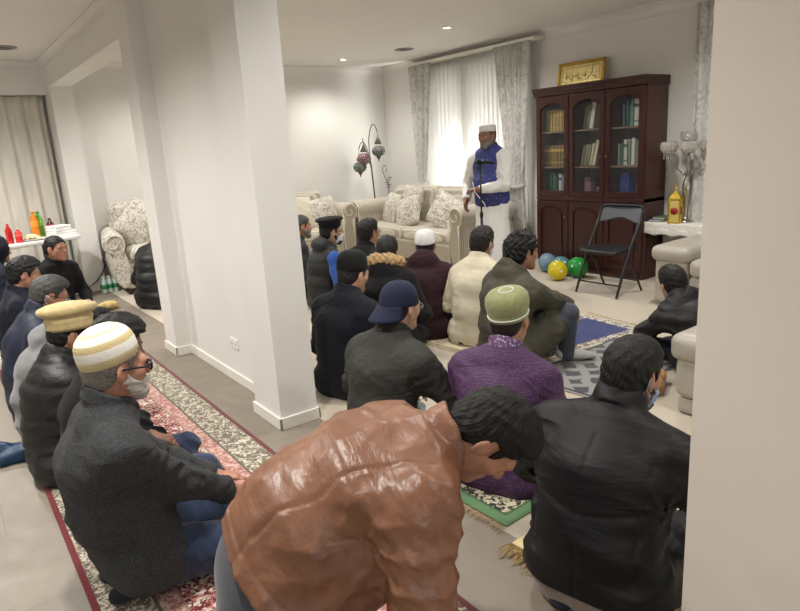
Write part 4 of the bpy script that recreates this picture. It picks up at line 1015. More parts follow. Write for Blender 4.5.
# ------------------------------------------------------------------ rugs
def rug_mat():
    n = NB('persian_runner'); x = n.xyz(); ed = n.math('SUBTRACT', .512, n.math('ABSOLUTE', x[0]))
    red = (104, 14, 28); cr = (204, 194, 176)
    fl = n.vor(40, None, 'F1', 'Distance', .85); fl2 = n.noise(44, 4, None, .6, 1.4)
    border = n.mix(n.ramp(fl2, [(.46, (0, 0, 0, 1)), (.5, (1, 1, 1, 1))]), n.mix(n.ramp(n.vor(18), [(.22, (0, 0, 0, 1)), (.28, (1, 1, 1, 1))]), (122, 64, 62), cr), (104, 100, 86))
    pink = n.mix(n.ramp(n.noise(50, 3, None, .5, 1), [(.46, (0, 0, 0, 1)), (.52, (1, 1, 1, 1))]), (202, 170, 158), (158, 104, 98))
    field = n.mix(n.ramp(n.noise(36, 5, None, .55, 2.0), [(.47, (0, 0, 0, 1)), (.51, (1, 1, 1, 1))]), n.mix(n.ramp(fl, [(.3, (0, 0, 0, 1)), (.36, (1, 1, 1, 1))]), (74, 10, 22), red), n.mix(n.ramp(n.vor(34), [(.5, (0, 0, 0, 1)), (.56, (1, 1, 1, 1))]), (216, 204, 190), (180, 120, 112)))
    def step(a): return n.math('GREATER_THAN', ed, a)
    c = n.mix(step(.026), red, border); c = n.mix(step(.185), c, (92, 84, 74)); c = n.mix(step(.197), c, pink); c = n.mix(step(.262), c, (150, 120, 104)); c = n.mix(step(.272), c, field)
    n.color(c); n.set(Roughness=.95); n.b.inputs['Sheen Weight'].default_value = .15; n.bump(n.noise(260, 2), .5, .004); return n.m
def fringe(mb, a, bb, length, dirn, n, seed, z=.003, r=.0022):
    g = random.Random(seed); a, bb, dirn = nv(a), nv(bb), nv(dirn)
    for i in range(n):
        p = a + (bb - a) * (i + g.uniform(.1, .9)) / n; q = p + dirn * length * g.uniform(.75, 1.1) + nv([g.uniform(-.3, .3) * length, g.uniform(-.3, .3) * length]); m_ = (p + q) / 2
        mb.tube([(p[0], p[1], z + .001), (m_[0], m_[1], z + .006 + g.uniform(0, .004)), (q[0], q[1], z)], [r, r, r * .7], 4)
def rug(name, cx, cy, wx, wy, rz, mat, label, fr_mat=None, fr_len=.05, ends='x', z0=.004, th=.006, group=None, cat='rug', nfr=60):
    b = MB(); g = random.Random(int(cx * 1000)); N = 26
    def fn(u, v):
        x, y = (u - .5) * wx, (v - .5) * wy; lift = .0015 * (math.sin(7 * x + 3) + math.sin(9 * y + 1) + 2)
        return (x, y, z0 + th + lift)
    b.grid(fn, N, N, th)
    o = b.build(name, mat); o.location = (cx, cy, 0); o.rotation_euler = (0, 0, rz); tag(o, label, cat, group)
    if fr_mat:
        for sgn in (-1, 1):
            f = MB()
            if ends == 'x': fringe(f, (sgn * wx / 2, -wy / 2), (sgn * wx / 2, wy / 2), fr_len, (sgn, 0), nfr, 3 + sgn, z0 + .003)
            else: fringe(f, (-wx / 2, sgn * wy / 2), (wx / 2, sgn * wy / 2), fr_len, (0, sgn), nfr, 5 + sgn, z0 + .003)
            f.build('fringe', fr_mat, o)
    return o
FR_cream = M('cream_fringe_yarn', (206, 190, 156), .9, .2, 60); FR_tan = M('tan_fringe_yarn', (176, 146, 96), .9, .25, 60)
rug('runner_rug', .70, 3.75, 1.02, 6.2, 0, rug_mat(), 'long red and cream persian runner under the kneeling men on the left', FR_tan, .07, 'y', 0, .007, nfr=110)
def mat_bands(name, base, bands, fieldfn=None, rough=.9):
    """prayer mat: bands = [(distance from long side, colour)] ; fieldfn(n) paints the middle"""
    n = NB(name); n._wy = None; x = n.xyz()
    ex = n.math('SUBTRACT', .56, n.math('ABSOLUTE', x[0])); ey = n.math('SUBTRACT', .33, n.math('ABSOLUTE', x[1])); ed = n.math('MINIMUM', ex, ey)
    c = base
    for dist, col in bands: c = n.mix(n.math('GREATER_THAN', ed, dist), c, col(n) if callable(col) else col)
    n.color(c); n.set(Roughness=rough); n.b.inputs['Sheen Weight'].default_value = .2; n.bump(n.noise(240, 2), .5, .003); return n.m
flor = lambda a, bb, s=40: (lambda n: n.mix(n.ramp(n.noise(s, 4, None, .55, 1.5), [(.46, (0, 0, 0, 1)), (.52, (1, 1, 1, 1))]), a, bb))
latt = lambda a, bb: (lambda n: n.mix(n.ramp(n.math('MAXIMUM', n.wave(3.2, 'DIAGONAL', n.mapped((1, 1, 0)), 2, 2), n.wave(3.2, 'DIAGONAL', n.mapped((1, -1, 0)), 2, 2)), [(.62, (0, 0, 0, 1)), (.70, (1, 1, 1, 1))]), a, bb))
rug('prayer_rug', 3.80, 3.10, 1.12, .66, -.10, mat_bands('navy_prayer_rug', (214, 206, 186), [(.02, flor((30, 32, 44), (216, 208, 190))), (.10, (34, 46, 100)), (.12, flor((36, 50, 112), (30, 42, 96), 20))]), 'navy prayer rug with black and white border in front of the man in olive', FR_cream, .06, group='prayer rugs')
rug('prayer_rug', 3.46, 2.44, 1.12, .64, .06, mat_bands('grey_lattice_rug', (150, 150, 148), [(.015, (70, 72, 76)), (.04, latt((66, 68, 72), (142, 142, 140)))]), 'grey prayer rug with lattice pattern between the navy rug and the leather ottoman', None, group='prayer rugs')
rug('prayer_rug', 2.17, 1.97, 1.12, .66, .04, mat_bands('green_prayer_rug', (96, 134, 92), [(.05, (60, 92, 60)), (.06, flor((34, 34, 30), (206, 198, 168), 34)), (.15, (88, 124, 82))]), 'green prayer rug with dark floral border under the man in the purple kurta', FR_tan, .05, group='prayer rugs')
rug('prayer_rug', 2.13, 1.22, 1.12, .66, .04, mat_bands('pale_yellow_rug', (212, 196, 150), [(.03, (198, 178, 128)), (.05, flor((206, 192, 150), (222, 210, 176), 30))]), 'pale yellow prayer rug with bushy tan fringe under the man in black jacket', FR_tan, .085, group='prayer rugs', nfr=170)
rug('prayer_rug', 3.52, 3.72, 1.12, .62, .15, mat_bands('cream_rug', (214, 202, 174), [(.03, flor((196, 182, 150), (222, 212, 188), 26)), (.10, (206, 194, 164))]), 'cream prayer rug under the man in the cream waistcoat', FR_cream, .06, group='prayer rugs')
rug('prayer_rug', 3.35, 4.42, 1.12, .60, .2, mat_bands('cream_blue_rug', (214, 204, 180), [(.03, flor((150, 160, 170), (220, 212, 190), 26)), (.10, (204, 196, 172))]), 'cream prayer rug with bluish pattern by the man in maroon', FR_cream, .06, group='prayer rugs')

# ------------------------------------------------------------------ bookcase with books
WOOD = (lambda n: (n.color(n.ramp(n.noise(6, 6, n.mapped((4, 4, .5)), .6, .8), [(.3, (46, 20, 18)), (.7, (66, 31, 27))])), n.set(Roughness=.28), n.m)[-1])(NB('mahogany'))
WOODS = (lambda n: (n.color(n.ramp(n.noise(6, 6, n.mapped((4, 4, .5)), .6, .8), [(.3, (66, 40, 36)), (.7, (84, 52, 46))])), n.set(Roughness=.35), n.m)[-1])(NB('mahogany_side'))
BACKW = M('bookcase_lining', (118, 104, 88), .6)
GLASS = NB('cabinet_glass'); GLASS.color((120, 126, 128)); GLASS.set(Roughness=.03, Alpha=.08); GLASS = GLASS.m
bc = empty('bookcase', (5.79, 4.46, 0), 0, 'tall dark mahogany bookcase with three arched glass doors', 'bookcase')
def bx(mb, x0, x1, y0, y1, z0, z1, bev=0): mb.box((x0, y0, z0), (x1, y1, z1), bev); return mb
Yh = .70
b = MB(); 
for y in (-Yh, Yh - .025): bx(MB(), .03, .39, y, y + .025, 0, 1.96).build('side_panel', WOODS, bc)
b = MB(); bx(b, .37, .385, -Yh + .02, Yh - .02, .05, 1.96); b.build('back_panel', BACKW, bc)
bx(MB(), .02, .385, -Yh + .025, Yh - .025, .0, .09).build('plinth', WOOD, bc); bx(MB(), .0, .385, -Yh, Yh, .80, .845, .006).build('waist_rail', WOOD, bc)
b = MB(); b.prism([(-.045, 2.04), (-.045, 2.02), (-.03, 2.005), (-.03, 1.995), (-.012, 1.975), (-.012, 1.955), (.0, 1.95), (.39, 1.95), (.39, 2.04)], 2 * Yh + .03, 'XZ', -Yh - .015); b.build('cornice', WOOD, bc)
for z in (1.16, 1.55):
    bx(MB(), .05, .37, -Yh + .03, Yh - .03, z, z + .018).build('shelf', M('shelf_wood', (120, 100, 78), .5), bc)
for y in (.235, -.235): bx(MB(), .045, .37, y - .01, y + .01, .845, 1.95).build('divider', WOOD, bc)
def arch_door(y0, y1, z0, z1, name, glass):
    """frame with an arched opening, or arched raised panel"""
    fw = .062; yi0, yi1 = y0 + fw, y1 - fw; za = z1 - .07 if glass else z1 - .05; rise = .07
    N = 14; arc = [(yi0 + (yi1 - yi0) * i / N, za - rise + rise * math.sin(PI * i / N) ** .8) for i in range(N + 1)]
    outer = [(y0, z0), (y1, z0), (y1, z1), (y0, z1)]; b = MB()
    # stiles, bottom rail, arched top rail
    bx(b, .0, .026, y0 + .002, yi0, z0, z1, .003); bx(b, .0, .026, yi1, y1 - .002, z0, z1, .003); bx(b, .0, .026, yi0, yi1, z0, z0 + fw)
    for i in range(N):
        (ya, a), (yb, c) = arc[i], arc[i + 1]; v = [(x, y, z) for x in (0, .026) for y, z in ((ya, a), (yb, c), (yb, z1), (ya, z1))]
        b.add(v, [(0, 1, 2, 3), (7, 6, 5, 4), (0, 4, 5, 1), (1, 5, 6, 2), (2, 6, 7, 3), (3, 7, 4, 0)])
    d = b.build(name, WOOD, bc)
    p = MB(); poly = [(yi0 - .004, z0 + fw - .004), (yi1 + .004, z0 + fw - .004)] + [(y, z + .004) for y, z in reversed(arc)]
    if glass: p.prism(poly, .004, 'YZ', .012); p.build('glass_pane', GLASS, d)
    else:
        p.prism(poly, .008, 'YZ', .016); ins = [((y - (yi0 + yi1) / 2) * .8 + (yi0 + yi1) / 2, (z - (z0 + z1) / 2) * .86 + (z0 + z1) / 2) for y, z in poly]; p.prism(ins, .014, 'YZ', .004); p.build('panel', WOOD, d)
    return d
hm = M('brass_knob', (150, 120, 70), .3, Metallic=.9)
for k, (y0, y1) in enumerate(((.235, .70), (-.235, .235), (-.70, -.235))):
    d = arch_door(y0 + .003, y1 - .003, .85, 1.945, 'glass_door', True); e = arch_door(y0 + .003, y1 - .003, .095, .795, 'cabinet_door', False)
    yk = y0 + .035 if k in (0,) else (y1 - .035 if k == 2 else y0 + .035)
    for dd, z in ((d, 1.28), (e, .62)):
        MB().lathe([(.004, 0), (.005, .012), (.012, .018), (.013, .024), (.001, .028)], 12, mat=Matrix.Translation((0, yk, z)) @ Matrix.Rotation(-PI / 2, 4, 'Y')).build('knob', hm, dd)
BKG = {}
def book(y, z, w, h, d, col, label, tilt=0, group=None, band=None, x=5.90, flat=False):
    """one volume: cover boards + spine (mesh) and pages (child)"""
    key = 'cover_%d_%d_%d' % col; m_ = M(key, col, .55, .08, 30)
    b = MB(); t_ = .003
    b.box((0, 0, 0), (d, t_, h)).box((0, w - t_, 0), (d, w, h)).box((0, 0, 0), (t_, w, h))
    o = b.build('book', m_); MB().box((t_, t_, .004), (d - .006, w - t_, h - .005)).build('pages', M('paper', (222, 212, 188), .8), o)
    if band: 
        q = MB(); q.box((-.001, .001, h * .70), (.0005, w - .001, h * .82)); q.box((-.001, .001, h * .15), (.0005, w - .001, h * .2)); q.build('spine_label', M('label_%d_%d_%d' % band, band, .5), o)
    o.location = (x, y + 4.46, z); o.rotation_euler = (tilt * D2R, 0, 0) if not flat else (0, 0, 0)
    return tag(o, label, 'book', group)
tan_ = (150, 128, 74); gold = (196, 164, 88)
R1, R2, R3 = 1.5685, 1.1785, .846
ordn = ['first', 'second', 'third', 'fourth', 'fifth', 'sixth', 'seventh', 'eighth']
for k in range(6): book(.595 - k * .047, R1, .044, .235, .17, (168, 146, 86), '%s of six matching gold tan volumes from the left, top left shelf of bookcase' % ordn[k], 0, 'gold tan volumes on the top left shelf', gold)
for k in range(7): book(.622 - k * .047, R2, .044, .235, .17, (128, 108, 62), '%s of seven brown gilt volumes from the left, middle left shelf of bookcase' % ordn[k], 0, 'brown gilt volumes on the middle left shelf', gold)
g = random.Random(3)
def row(y, z, specs, where, group):
    for k, (w, h, col, tilt, name, band) in enumerate(specs):
        book(y - w, z + .0005, w, h, .18, col, '%s, %s' % (name, where), abs(tilt), group, band)
        y -= w / math.cos(tilt * D2R) + .005
row(.60, R3, [(.05, .26, (24, 84, 66), 0, 'dark green tall binder', None), (.045, .26, (40, 110, 84), 0, 'mid green binder', None), (.03, .24, (60, 62, 64), 0, 'thin charcoal book', None), (.045, .25, (206, 208, 204), 0, 'white folder', (60, 90, 130)), (.05, .24, (150, 158, 168), 0, 'grey blue folder', None), (.04, .25, (222, 220, 214), 0, 'cream white folder', None)], 'bottom left shelf of bookcase', 'binders on the bottom left shelf')
row(.13, R1, [(.035, .24, (112, 122, 96), -10, 'moss green leaning book', None), (.035, .25, (132, 124, 84), -10, 'olive tan leaning book', None), (.05, .27, (216, 214, 204), -10, 'thick white leaning binder', None)], 'top middle shelf of bookcase', 'leaning books on the top middle shelf')
row(.16, R2, [(.035, .22, (150, 146, 120), -12, 'dull khaki book', None), (.03, .23, (168, 160, 128), -12, 'pale khaki book', None), (.035, .22, (136, 138, 112), -12, 'sage leaning book', None), (.035, .24, (188, 180, 146), -12, 'straw coloured leaning book', None), (.04, .27, (206, 202, 180), -12, 'tall ivory leaning book', None)], 'middle shelf of centre bookcase bay', 'leaning books on the middle shelf')
row(-.37, R1, [(.03, .22, (70, 110, 104), 0, 'teal slim book', None), (.045, .25, (44, 92, 92), 0, 'dark teal binder', None), (.045, .25, (96, 136, 128), 0, 'grey teal binder', None), (.055, .26, (206, 204, 196), 0, 'wide white binder', (90, 100, 110)), (.04, .25, (184, 180, 170), 0, 'light grey binder', None)], 'top right shelf of bookcase', 'binders on the top right shelf')
row(-.32, R2, [(.03, .22, (150, 150, 132), 0, 'stone coloured slim book', None), (.03, .23, (76, 116, 100), 0, 'sea green slim book', None), (.045, .26, (204, 208, 200), 0, 'white binder with green label', (70, 130, 100)), (.035, .24, (112, 142, 124), 0, 'pale green book', None), (.045, .27, (196, 196, 186), 0, 'off white tall binder', None), (.04, .25, (128, 136, 128), 0, 'grey green book', None)], 'middle right shelf of bookcase', 'binders on the middle right shelf')
row(-.50, R3, [(.014, .23, (54, 52, 60), -14, 'thin black leaning booklet', None), (.014, .23, (112, 108, 112), -14, 'thin grey leaning booklet', None), (.014, .24, (66, 62, 70), -14, 'slim charcoal leaning booklet', None)], 'bottom right shelf of bookcase', 'booklets on the bottom right shelf')
o = Vox((-.08, -.12, -.01), (.08, .12, .12), .005).op(ell((0, 0, .05), (.06, .095, .06)), .02).op(cap((0, -.06, .07), (0, .06, .09), .03, .03), .03).displace(folds(5, .012, 16)); o.all(lambda X, Y, Z: -Z + 0 * X + 0 * Y)
o = o.obj('cloth_bundle', F_bfelt); o.location = (6.0, 4.93, 1.4145); tag(o, 'black cloth bundle lying on top of the brown gilt volumes', 'cloth')
t = empty('gift_box', (5.95, 4.56, R3), 0, 'pink standing gift box, bottom middle shelf of bookcase', 'box'); MB().box((0, -.04, 0), (.1, .04, .20), .004).build('box_body', M('pink_card', (186, 140, 152), .6), t); MB().box((-.002, -.043, .15), (.102, .043, .205), .004).build('box_lid', M('mauve_card', (160, 116, 136), .6), t)
t = empty('teapot', (5.96, 4.38, R3), 0, 'small dark glazed pot, bottom middle shelf of bookcase', 'pot'); MB().lathe([(.03, 0), (.055, .02), (.065, .06), (.05, .1), (.03, .115)], 20).build('pot_body', M('dark_glaze', (70, 66, 72), .25), t); MB().lathe([(.03, .115), (.02, .13), (.008, .138), (.01, .15), (.001, .156)], 16).build('pot_lid', M('dark_glaze', (70, 66, 72), .25), t); MB().tube([(0, -.05, .05), (0, -.09, .08), (0, -.1, .105)], [.014, .01, .008], 8).build('spout', M('dark_glaze', (70, 66, 72), .25), t)
t = empty('file_box', (5.93, 4.02, R3), 0, 'blue magazine file, bottom right shelf of bookcase', 'box'); MB().prism([(0, 0), (.22, 0), (.22, .14), (.06, .25), (0, .25)], .10, 'XZ', 0).build('file_body', M('blue_card', (40, 70, 150), .5), t); MB().lathe([(.014, -.001), (.014, .002)], 14, mat=Matrix.Translation((0, .05, .08)) @ Matrix.Rotation(-PI / 2, 4, 'Y')).build('finger_hole', M('dark_hole', (20, 24, 40), .8), t)
# framed calligraphy on top
GOLD = (lambda n: (n.color(n.ramp(n.noise(30, 4), [(.3, (140, 104, 36)), (.7, (196, 158, 70))])), n.set(Roughness=.35, Metallic=.75), n.bump(n.vor(70), .4, .004), n.m)[-1])(NB('gilt_frame'))
LEAF = (lambda n: (n.color(n.ramp(n.noise(20, 4), [(.35, (206, 184, 110)), (.65, (236, 220, 160))])), n.set(Roughness=.4, Metallic=.35), n.m)[-1])(NB('gold_leaf_panel'))
t = empty('picture_frame', (6.06, 4.77, 2.0405), 0, 'gilt framed gold calligraphy panel leaning on top of the bookcase', 'picture'); t.rotation_euler = (0, 9 * D2R, 0)
b = MB(); w_, h_ = .315, .27
for y0, y1, z0, z1 in ((-w_, w_, 0, .036), (-w_, w_, h_ - .036, h_), (-w_, -w_ + .036, .036, h_ - .036), (w_ - .036, w_, .036, h_ - .036)): b.box((0, y0, z0), (.022, y1, z1), .006)
b.build('frame', GOLD, t)
MB().box((.012, -w_ + .03, .03), (.02, w_ - .03, h_ - .03)).build('panel', LEAF, t)
b = MB()
for y0, y1, z0, z1 in ((-.25, .25, .060, .064), (-.25, .25, h_ - .064, h_ - .060), (-.25, -.246, .06, h_ - .06), (.246, .25, .06, h_ - .06)): b.box((.008, y0, z0), (.013, y1, z1))
b.build('inner_moulding', GOLD, t)
b = MB(); g = random.Random(8)
for k in range(15):     # flowing strokes of script
    y = .20 - k * .029; z = .10 + .025 * math.sin(k * 1.7)
    if k % 3 == 0: b.tube([(.010, y, z - .01), (.010, y - .002, z + .03), (.010, y - .001, z + .062)], [.003, .004, .002], 6)
    b.tube([(.010, y + .02, z + .012), (.010, y + .008, z - .006 - .006 * (k % 2)), (.010, y - .008, z - .004), (.010, y - .016, z + .014)], [.002, .0042, .0042, .002], 6)
    if k % 2: b.lathe([(.0035, -.002), (.0035, .002)], 8, mat=Matrix.Translation((.010, y, z + .032 - .05 * (k % 4 == 1))) @ Matrix.Rotation(PI / 2, 4, 'Y'))
b.build('lettering', M('dark_gilt_script', (186, 166, 104), .45, Metallic=.4), t)
# ------------------------------------------------------------------ sofas
STRIPE = (lambda n: (n.color(n.ramp(n.wave(9.5, 'Y', n.mapped((1, 1, 1))), [(.35, (198, 192, 178)), (.5, (212, 207, 196)), (.72, (164, 155, 139))])), n.set(Roughness=.9), n.b.inputs['Sheen Weight'].__setattr__('default_value', .2), n.bump(n.noise(200, 3), .3, .003), n.m)[-1])(NB('cream_striped_upholstery'))
FLORAL = (lambda n: (n.color(n.mix(n.ramp(n.noise(27, 3, None, .5, 1.8), [(.50, (0, 0, 0, 1)), (.56, (1, 1, 1, 1))]), (212, 207, 196), (158, 152, 138))), n.set(Roughness=.9), n.bump(n.noise(200, 3), .3, .003), n.m)[-1])(NB('cream_floral_fabric'))
PLAINC = (lambda n: (n.color(n.ramp(n.noise(8, 4), [(.3, (206, 200, 180)), (.7, (218, 212, 194))])), n.set(Roughness=.9), n.bump(n.noise(220, 3), .3, .003), n.m)[-1])(NB('plain_cream_fabric'))
LEATHG = (lambda n: (n.color(n.ramp(n.noise(5, 4), [(.3, (164, 158, 148)), (.7, (178, 172, 162))])), n.set(Roughness=.42), n.bump(n.vor(220), .12, .002), n.bump(n.noise(9, 4), .2, .02), n.m)[-1])(NB('grey_leather'))
def softbox(name, c, r, mat, parent=None, pillow=.0, h=.016, sd=1, amp=.006, rnd=.05):
    """rounded, slightly puffed cushion block; c centre, r half sizes"""
    c, r = nv(c), nv(r); g = Vox(-r - .06, r + .06, h)
    def fn(X, Y, Z):
        px, py, pz = np.abs(X) / 1, np.abs(Y) / 1, np.abs(Z) / 1
        kx, ky, kz = np.clip(1 - (X / r[0]) ** 2, 0, 1), np.clip(1 - (Y / r[1]) ** 2, 0, 1), np.clip(1 - (Z / r[2]) ** 2, 0, 1)
        qx, qy, qz = px - r[0] + rnd - pillow * np.sqrt(ky * kz), py - r[1] + rnd - pillow * np.sqrt(kx * kz), pz - r[2] + rnd - pillow * np.sqrt(kx * ky)
        return np.sqrt(np.maximum(qx, 0) ** 2 + np.maximum(qy, 0) ** 2 + np.maximum(qz, 0) ** 2) + np.minimum(np.maximum(np.maximum(qx, qy), qz), 0) - rnd
    g.F[:] = fn(*g.xyz(tuple(slice(0, n) for n in g.F.shape))); g.displace(folds(sd, amp, 9))
    o = g.obj(name, mat, parent); o.location = c; return o
def throw_pillow(loc, size, rot, mat, label, group=None, thick=.085, sd=2):
    g = Vox((-size / 2 - .03, -thick - .03, -size / 2 - .03), (size / 2 + .03, thick + .03, size / 2 + .03), .011)
    def fn(X, Y, Z):
        u, v = X / (size / 2), Z / (size / 2); e = np.clip((1 - np.abs(u) ** 2.6) * (1 - np.abs(v) ** 2.6), 0, 1) ** .55
        s = np.maximum(np.abs(X), np.abs(Z)) - size / 2 * (1 - .05 * (1 - np.maximum(np.abs(u * v), 0)))
        return np.maximum((np.abs(Y) - thick * e - .003) * .7, s)
    g.F[:] = fn(*g.xyz(tuple(slice(0, n) for n in g.F.shape))); g.displace(folds(sd, .008, 10))
    o = g.obj('throw_pillow', mat); o.location = loc; o.rotation_euler = tuple(a * D2R for a in rot)
    # piped edge
    b = MB(); k = size / 2 * .985; P = []
    for a in np.linspace(0, 2 * PI, 49):
        cx, sx = math.cos(a), math.sin(a); q = (abs(cx) ** 8 + abs(sx) ** 8) ** (-1 / 8); P.append((k * cx * q * .97, 0, k * sx * q * .97))
    b.tube(P, .006, 6, False); b.build('piping', mat, o)
    return tag(o, label, 'pillow', group)
def sofa(label, loc, rz, L, depth=.95, seats=2, armw=.24):
    """faces local -y ; origin at back-left floor corner mid-length"""
    t = empty('sofa', loc, rz, label, 'sofa', 'cream striped sofas'); hL = L / 2; X = lambda a: a
    R = Matrix.Rotation(PI / 2, 4, 'Z')
    softbox('base', (0, -.03, .19), (hL - armw + .03, depth / 2 - .03, .13), STRIPE, t, 0, .02, 1, .003, .03)
    sw = (L - 2 * armw) / seats
    for k in range(seats):
        x = -hL + armw + sw * (k + .5)
        softbox('seat_cushion', (x, -.10, .385), (sw / 2 - .006, depth / 2 - .10, .075), STRIPE, t, .022, .016, 4 + k, .006, .05)
        softbox('back_cushion', (x, depth / 2 - .27, .68), (sw / 2 - .01, .10, .25), STRIPE, t, .03, .016, 8 + k, .008, .07).rotation_euler = (-10 * D2R, 0, 0)
    softbox('back', (0, depth / 2 - .10, .52), (hL - .08, .09, .42), STRIPE, t, .0, .02, 3, .003, .07)
    for q in (-1, 1):
        g = Vox((-.22, -depth / 2 - .05, 0), (.22, depth / 2 + .05, .90), .016)
        g.op(cap((q * .03, -depth / 2 + .02, .66), (q * .03, depth / 2 - .1, .66), .125, .125, None), .01)
        g.op(ecap((0, -depth / 2 + .05, .32), (0, depth / 2 - .08, .32), (.10, .26), (.10, .26), (1, 0, 0)), .05)
        g.all(lambda Xa, Y, Z: np.maximum(np.maximum(-depth / 2 - Y, Y - depth / 2 + .02), .06 - Z) + 0 * Xa)
        o = g.obj('arm', STRIPE, t); o.location = (q * (hL - .12), 0, 0)
        b = MB(); sp = [(q * .03 + (.118 - .013 * a) * math.cos(-PI / 2 * q * 0 + a * q), -depth / 2 - .004, .66 + (.118 - .013 * a) * math.sin(a)) for a in np.linspace(-.9, 7.2, 60)]
        b.tube(sp, .008, 6); b.tube([(-q * .085, -depth / 2 - .004, .07), (-q * .09, -depth / 2 - .004, .4), (q * .03 - q * .115, -depth / 2 - .004, .62)], .008, 6); b.tube([(q * .085, -depth / 2 - .004, .07), (q * .09, -depth / 2 - .004, .38), (q * .1, -depth / 2 - .004, .56)], .008, 6)
        b.build('scroll_piping', PLAINC, o)
    for a in (-1, 1):
        for c in (-1, 1):
            MB().lathe([(.022, 0), (.034, .03), (.036, .065)], 14, (a * (hL - .12), c * (depth / 2 - .12), .0)).build('foot', WOOD, t)
    return t
# window sofa faces -X ; end-wall sofa faces -Y
sofa('cream striped sofa under the curtained window', (5.43, 6.78, .004), -PI / 2, 2.38)
sofa('cream striped sofa along the end wall, behind the front row', (3.80, 8.17, .004), 0, 2.10)
throw_pillow((5.27, 7.36, .66), .44, (-18, 4, -104), FLORAL, 'floral scatter cushion at the left end of the window sofa', 'scatter cushions', sd=3)
throw_pillow((5.21, 6.93, .64), .42, (-22, -16, -78), FLORAL, 'floral scatter cushion leaning in the middle of the window sofa', 'scatter cushions', sd=4)
throw_pillow((5.46, 7.14, .76), .42, (-12, 6, -92), FLORAL, 'floral scatter cushion standing behind the two on the window sofa', 'scatter cushions', sd=14)
throw_pillow((5.22, 6.16, .68), .44, (-18, 24, -80), FLORAL, 'floral scatter cushion at the right end of the window sofa', 'scatter cushions', sd=5)
throw_pillow((4.10, 7.97, .69), .48, (-16, 3, 6), PLAINC, 'plain cream cushion in the middle of the end wall sofa', 'scatter cushions', .09, sd=6)
throw_pillow((4.45, 7.93, .67), .42, (-16, -10, -12), FLORAL, 'floral scatter cushion by the right arm of the end wall sofa', 'scatter cushions', sd=7)
throw_pillow((3.58, 7.98, .68), .44, (-16, 4, 4), PLAINC, 'plain cream cushion partly hidden by the white pillar', 'scatter cushions', .09, sd=8)
# floral armchair
t = empty('armchair', (2.10, 8.16, .004), -6 * D2R, 'cream floral armchair seen through the left opening', 'armchair')
softbox('base', (0, .02, .24), (.36, .36, .18), FLORAL, t, 0, .018, 1, .003, .04); softbox('seat_cushion', (0, -.06, .47), (.27, .34, .075), FLORAL, t, .02, .016, 2, .005, .05); softbox('back', (0, .30, .66), (.36, .10, .38), FLORAL, t, .02, .018, 3, .006, .10)
for q in (-1, 1):
    g = Vox((-.24, -.48, 0), (.24, .45, .86), .014); g.op(cap((q * .05, -.36, .62), (q * .0, .3, .66), .125, .11), .01); g.op(ecap((-q * .0, -.31, .32), (0, .3, .32), (.09, .24), (.10, .24), (1, 0, 0)), .06)
    g.all(lambda Xa, Y, Z: np.maximum(-.40 - Y, .05 - Z) + 0 * Xa); o = g.obj('arm', FLORAL, t); o.location = (q * .38, 0, 0)
    b = MB(); b.tube([(q * .05 + (.112 - .012 * a) * math.cos(a * q), -.405, .62 + (.112 - .012 * a) * math.sin(a)) for a in np.linspace(-.9, 7, 56)], .008, 6); b.build('scroll_piping', PLAINC, o)
    for c in (-.3, .3): MB().lathe([(.02, 0), (.032, .03), (.034, .06)], 12, (q * .32, c, 0)).build('foot', WOOD, t)
throw_pillow((2.02, 8.09, .80), .46, (-14, 44, -10), FLORAL, 'floral cushion propped on its corner in the floral armchair', 'scatter cushions', sd=9)

# grey leather lounge (far) and ottoman (near)
t = empty('leather_armchair', (5.39, 2.66, .004), 0, 'light grey leather lounge with padded arm, beside the side table', 'armchair')
softbox('arm', (0, .32, .25), (.36, .155, .22), LEATHG, t, .0, .016, 3, .004, .04); softbox('arm_pad', (0, .32, .47), (.39, .18, .065), LEATHG, t, .012, .014, 5, .005, .05)
softbox('seat_base', (-.02, -.25, .16), (.36, .40, .14), LEATHG, t, 0, .018, 6, .003, .04); softbox('seat_cushion', (-.04, -.25, .37), (.36, .39, .075), LEATHG, t, .015, .016, 7, .006, .05); softbox('back', (.33, -.12, .29), (.10, .53, .23), LEATHG, t, .015, .018, 8, .006, .07)
for a in (-.28, .28):
    for c in (-.55, .38): MB().lathe([(.018, 0), (.024, .04)], 10, (a, c, 0)).build('foot', M('black_plastic', (24, 24, 24), .5), t)
t = empty('leather_ottoman', (3.42, 1.36, .004), 0, 'grey leather seat block at the right, between the boy and the masked man in black', 'ottoman')
softbox('body', (0, 0, .215), (.35, .41, .115), LEATHG, t, .01, .014, 3, .004, .035); softbox('plinth', (.0, 0, .052), (.335, .40, .048), LEATHG, t, 0, .014, 4, .002, .02); softbox('seat_cushion', (0, 0, .385), (.375, .435, .072), LEATHG, t, .012, .012, 5, .006, .045)

# ------------------------------------------------------------------ folding chair
STEEL = M('dark_grey_powder_steel', (52, 52, 56), .4, .05, 8, Metallic=.4); VINYL = M('black_vinyl', (26, 26, 28), .5, .1, 10, 60, .1)
GREYV = M('grey_vinyl', (74, 76, 82), .5, .08, 8, 60, .1)
t = empty('folding_chair', (5.17, 3.70, .004), 0, 'open metal folding chair with black seat and grey backrest in front of the bookcase', 'chair')
Y1, Y0 = .235, -.225
for y in (Y1, Y0):
    b = MB(); b.tube([(-.19, y, .012), (-.09, y, .25), (.0, y, .44), (.115, y, .63), (.205, y, .80)], .0125, 10); b.build('leg', STEEL, t)
    b = MB(); b.tube([(.235, y * .92, .012), (.09, y * .92, .26), (-.045, y * .92, .425)], .011, 10); b.build('leg', STEEL, t)
b = MB(); b.tube([(.205, Y1, .80), (.216, Y1 - .03, .822), (.22, Y1 - .07, .828), (.22, Y0 + .07, .828), (.216, Y0 + .03, .822), (.205, Y0, .80)], .0125, 10); b.build('top_rail', STEEL, t)
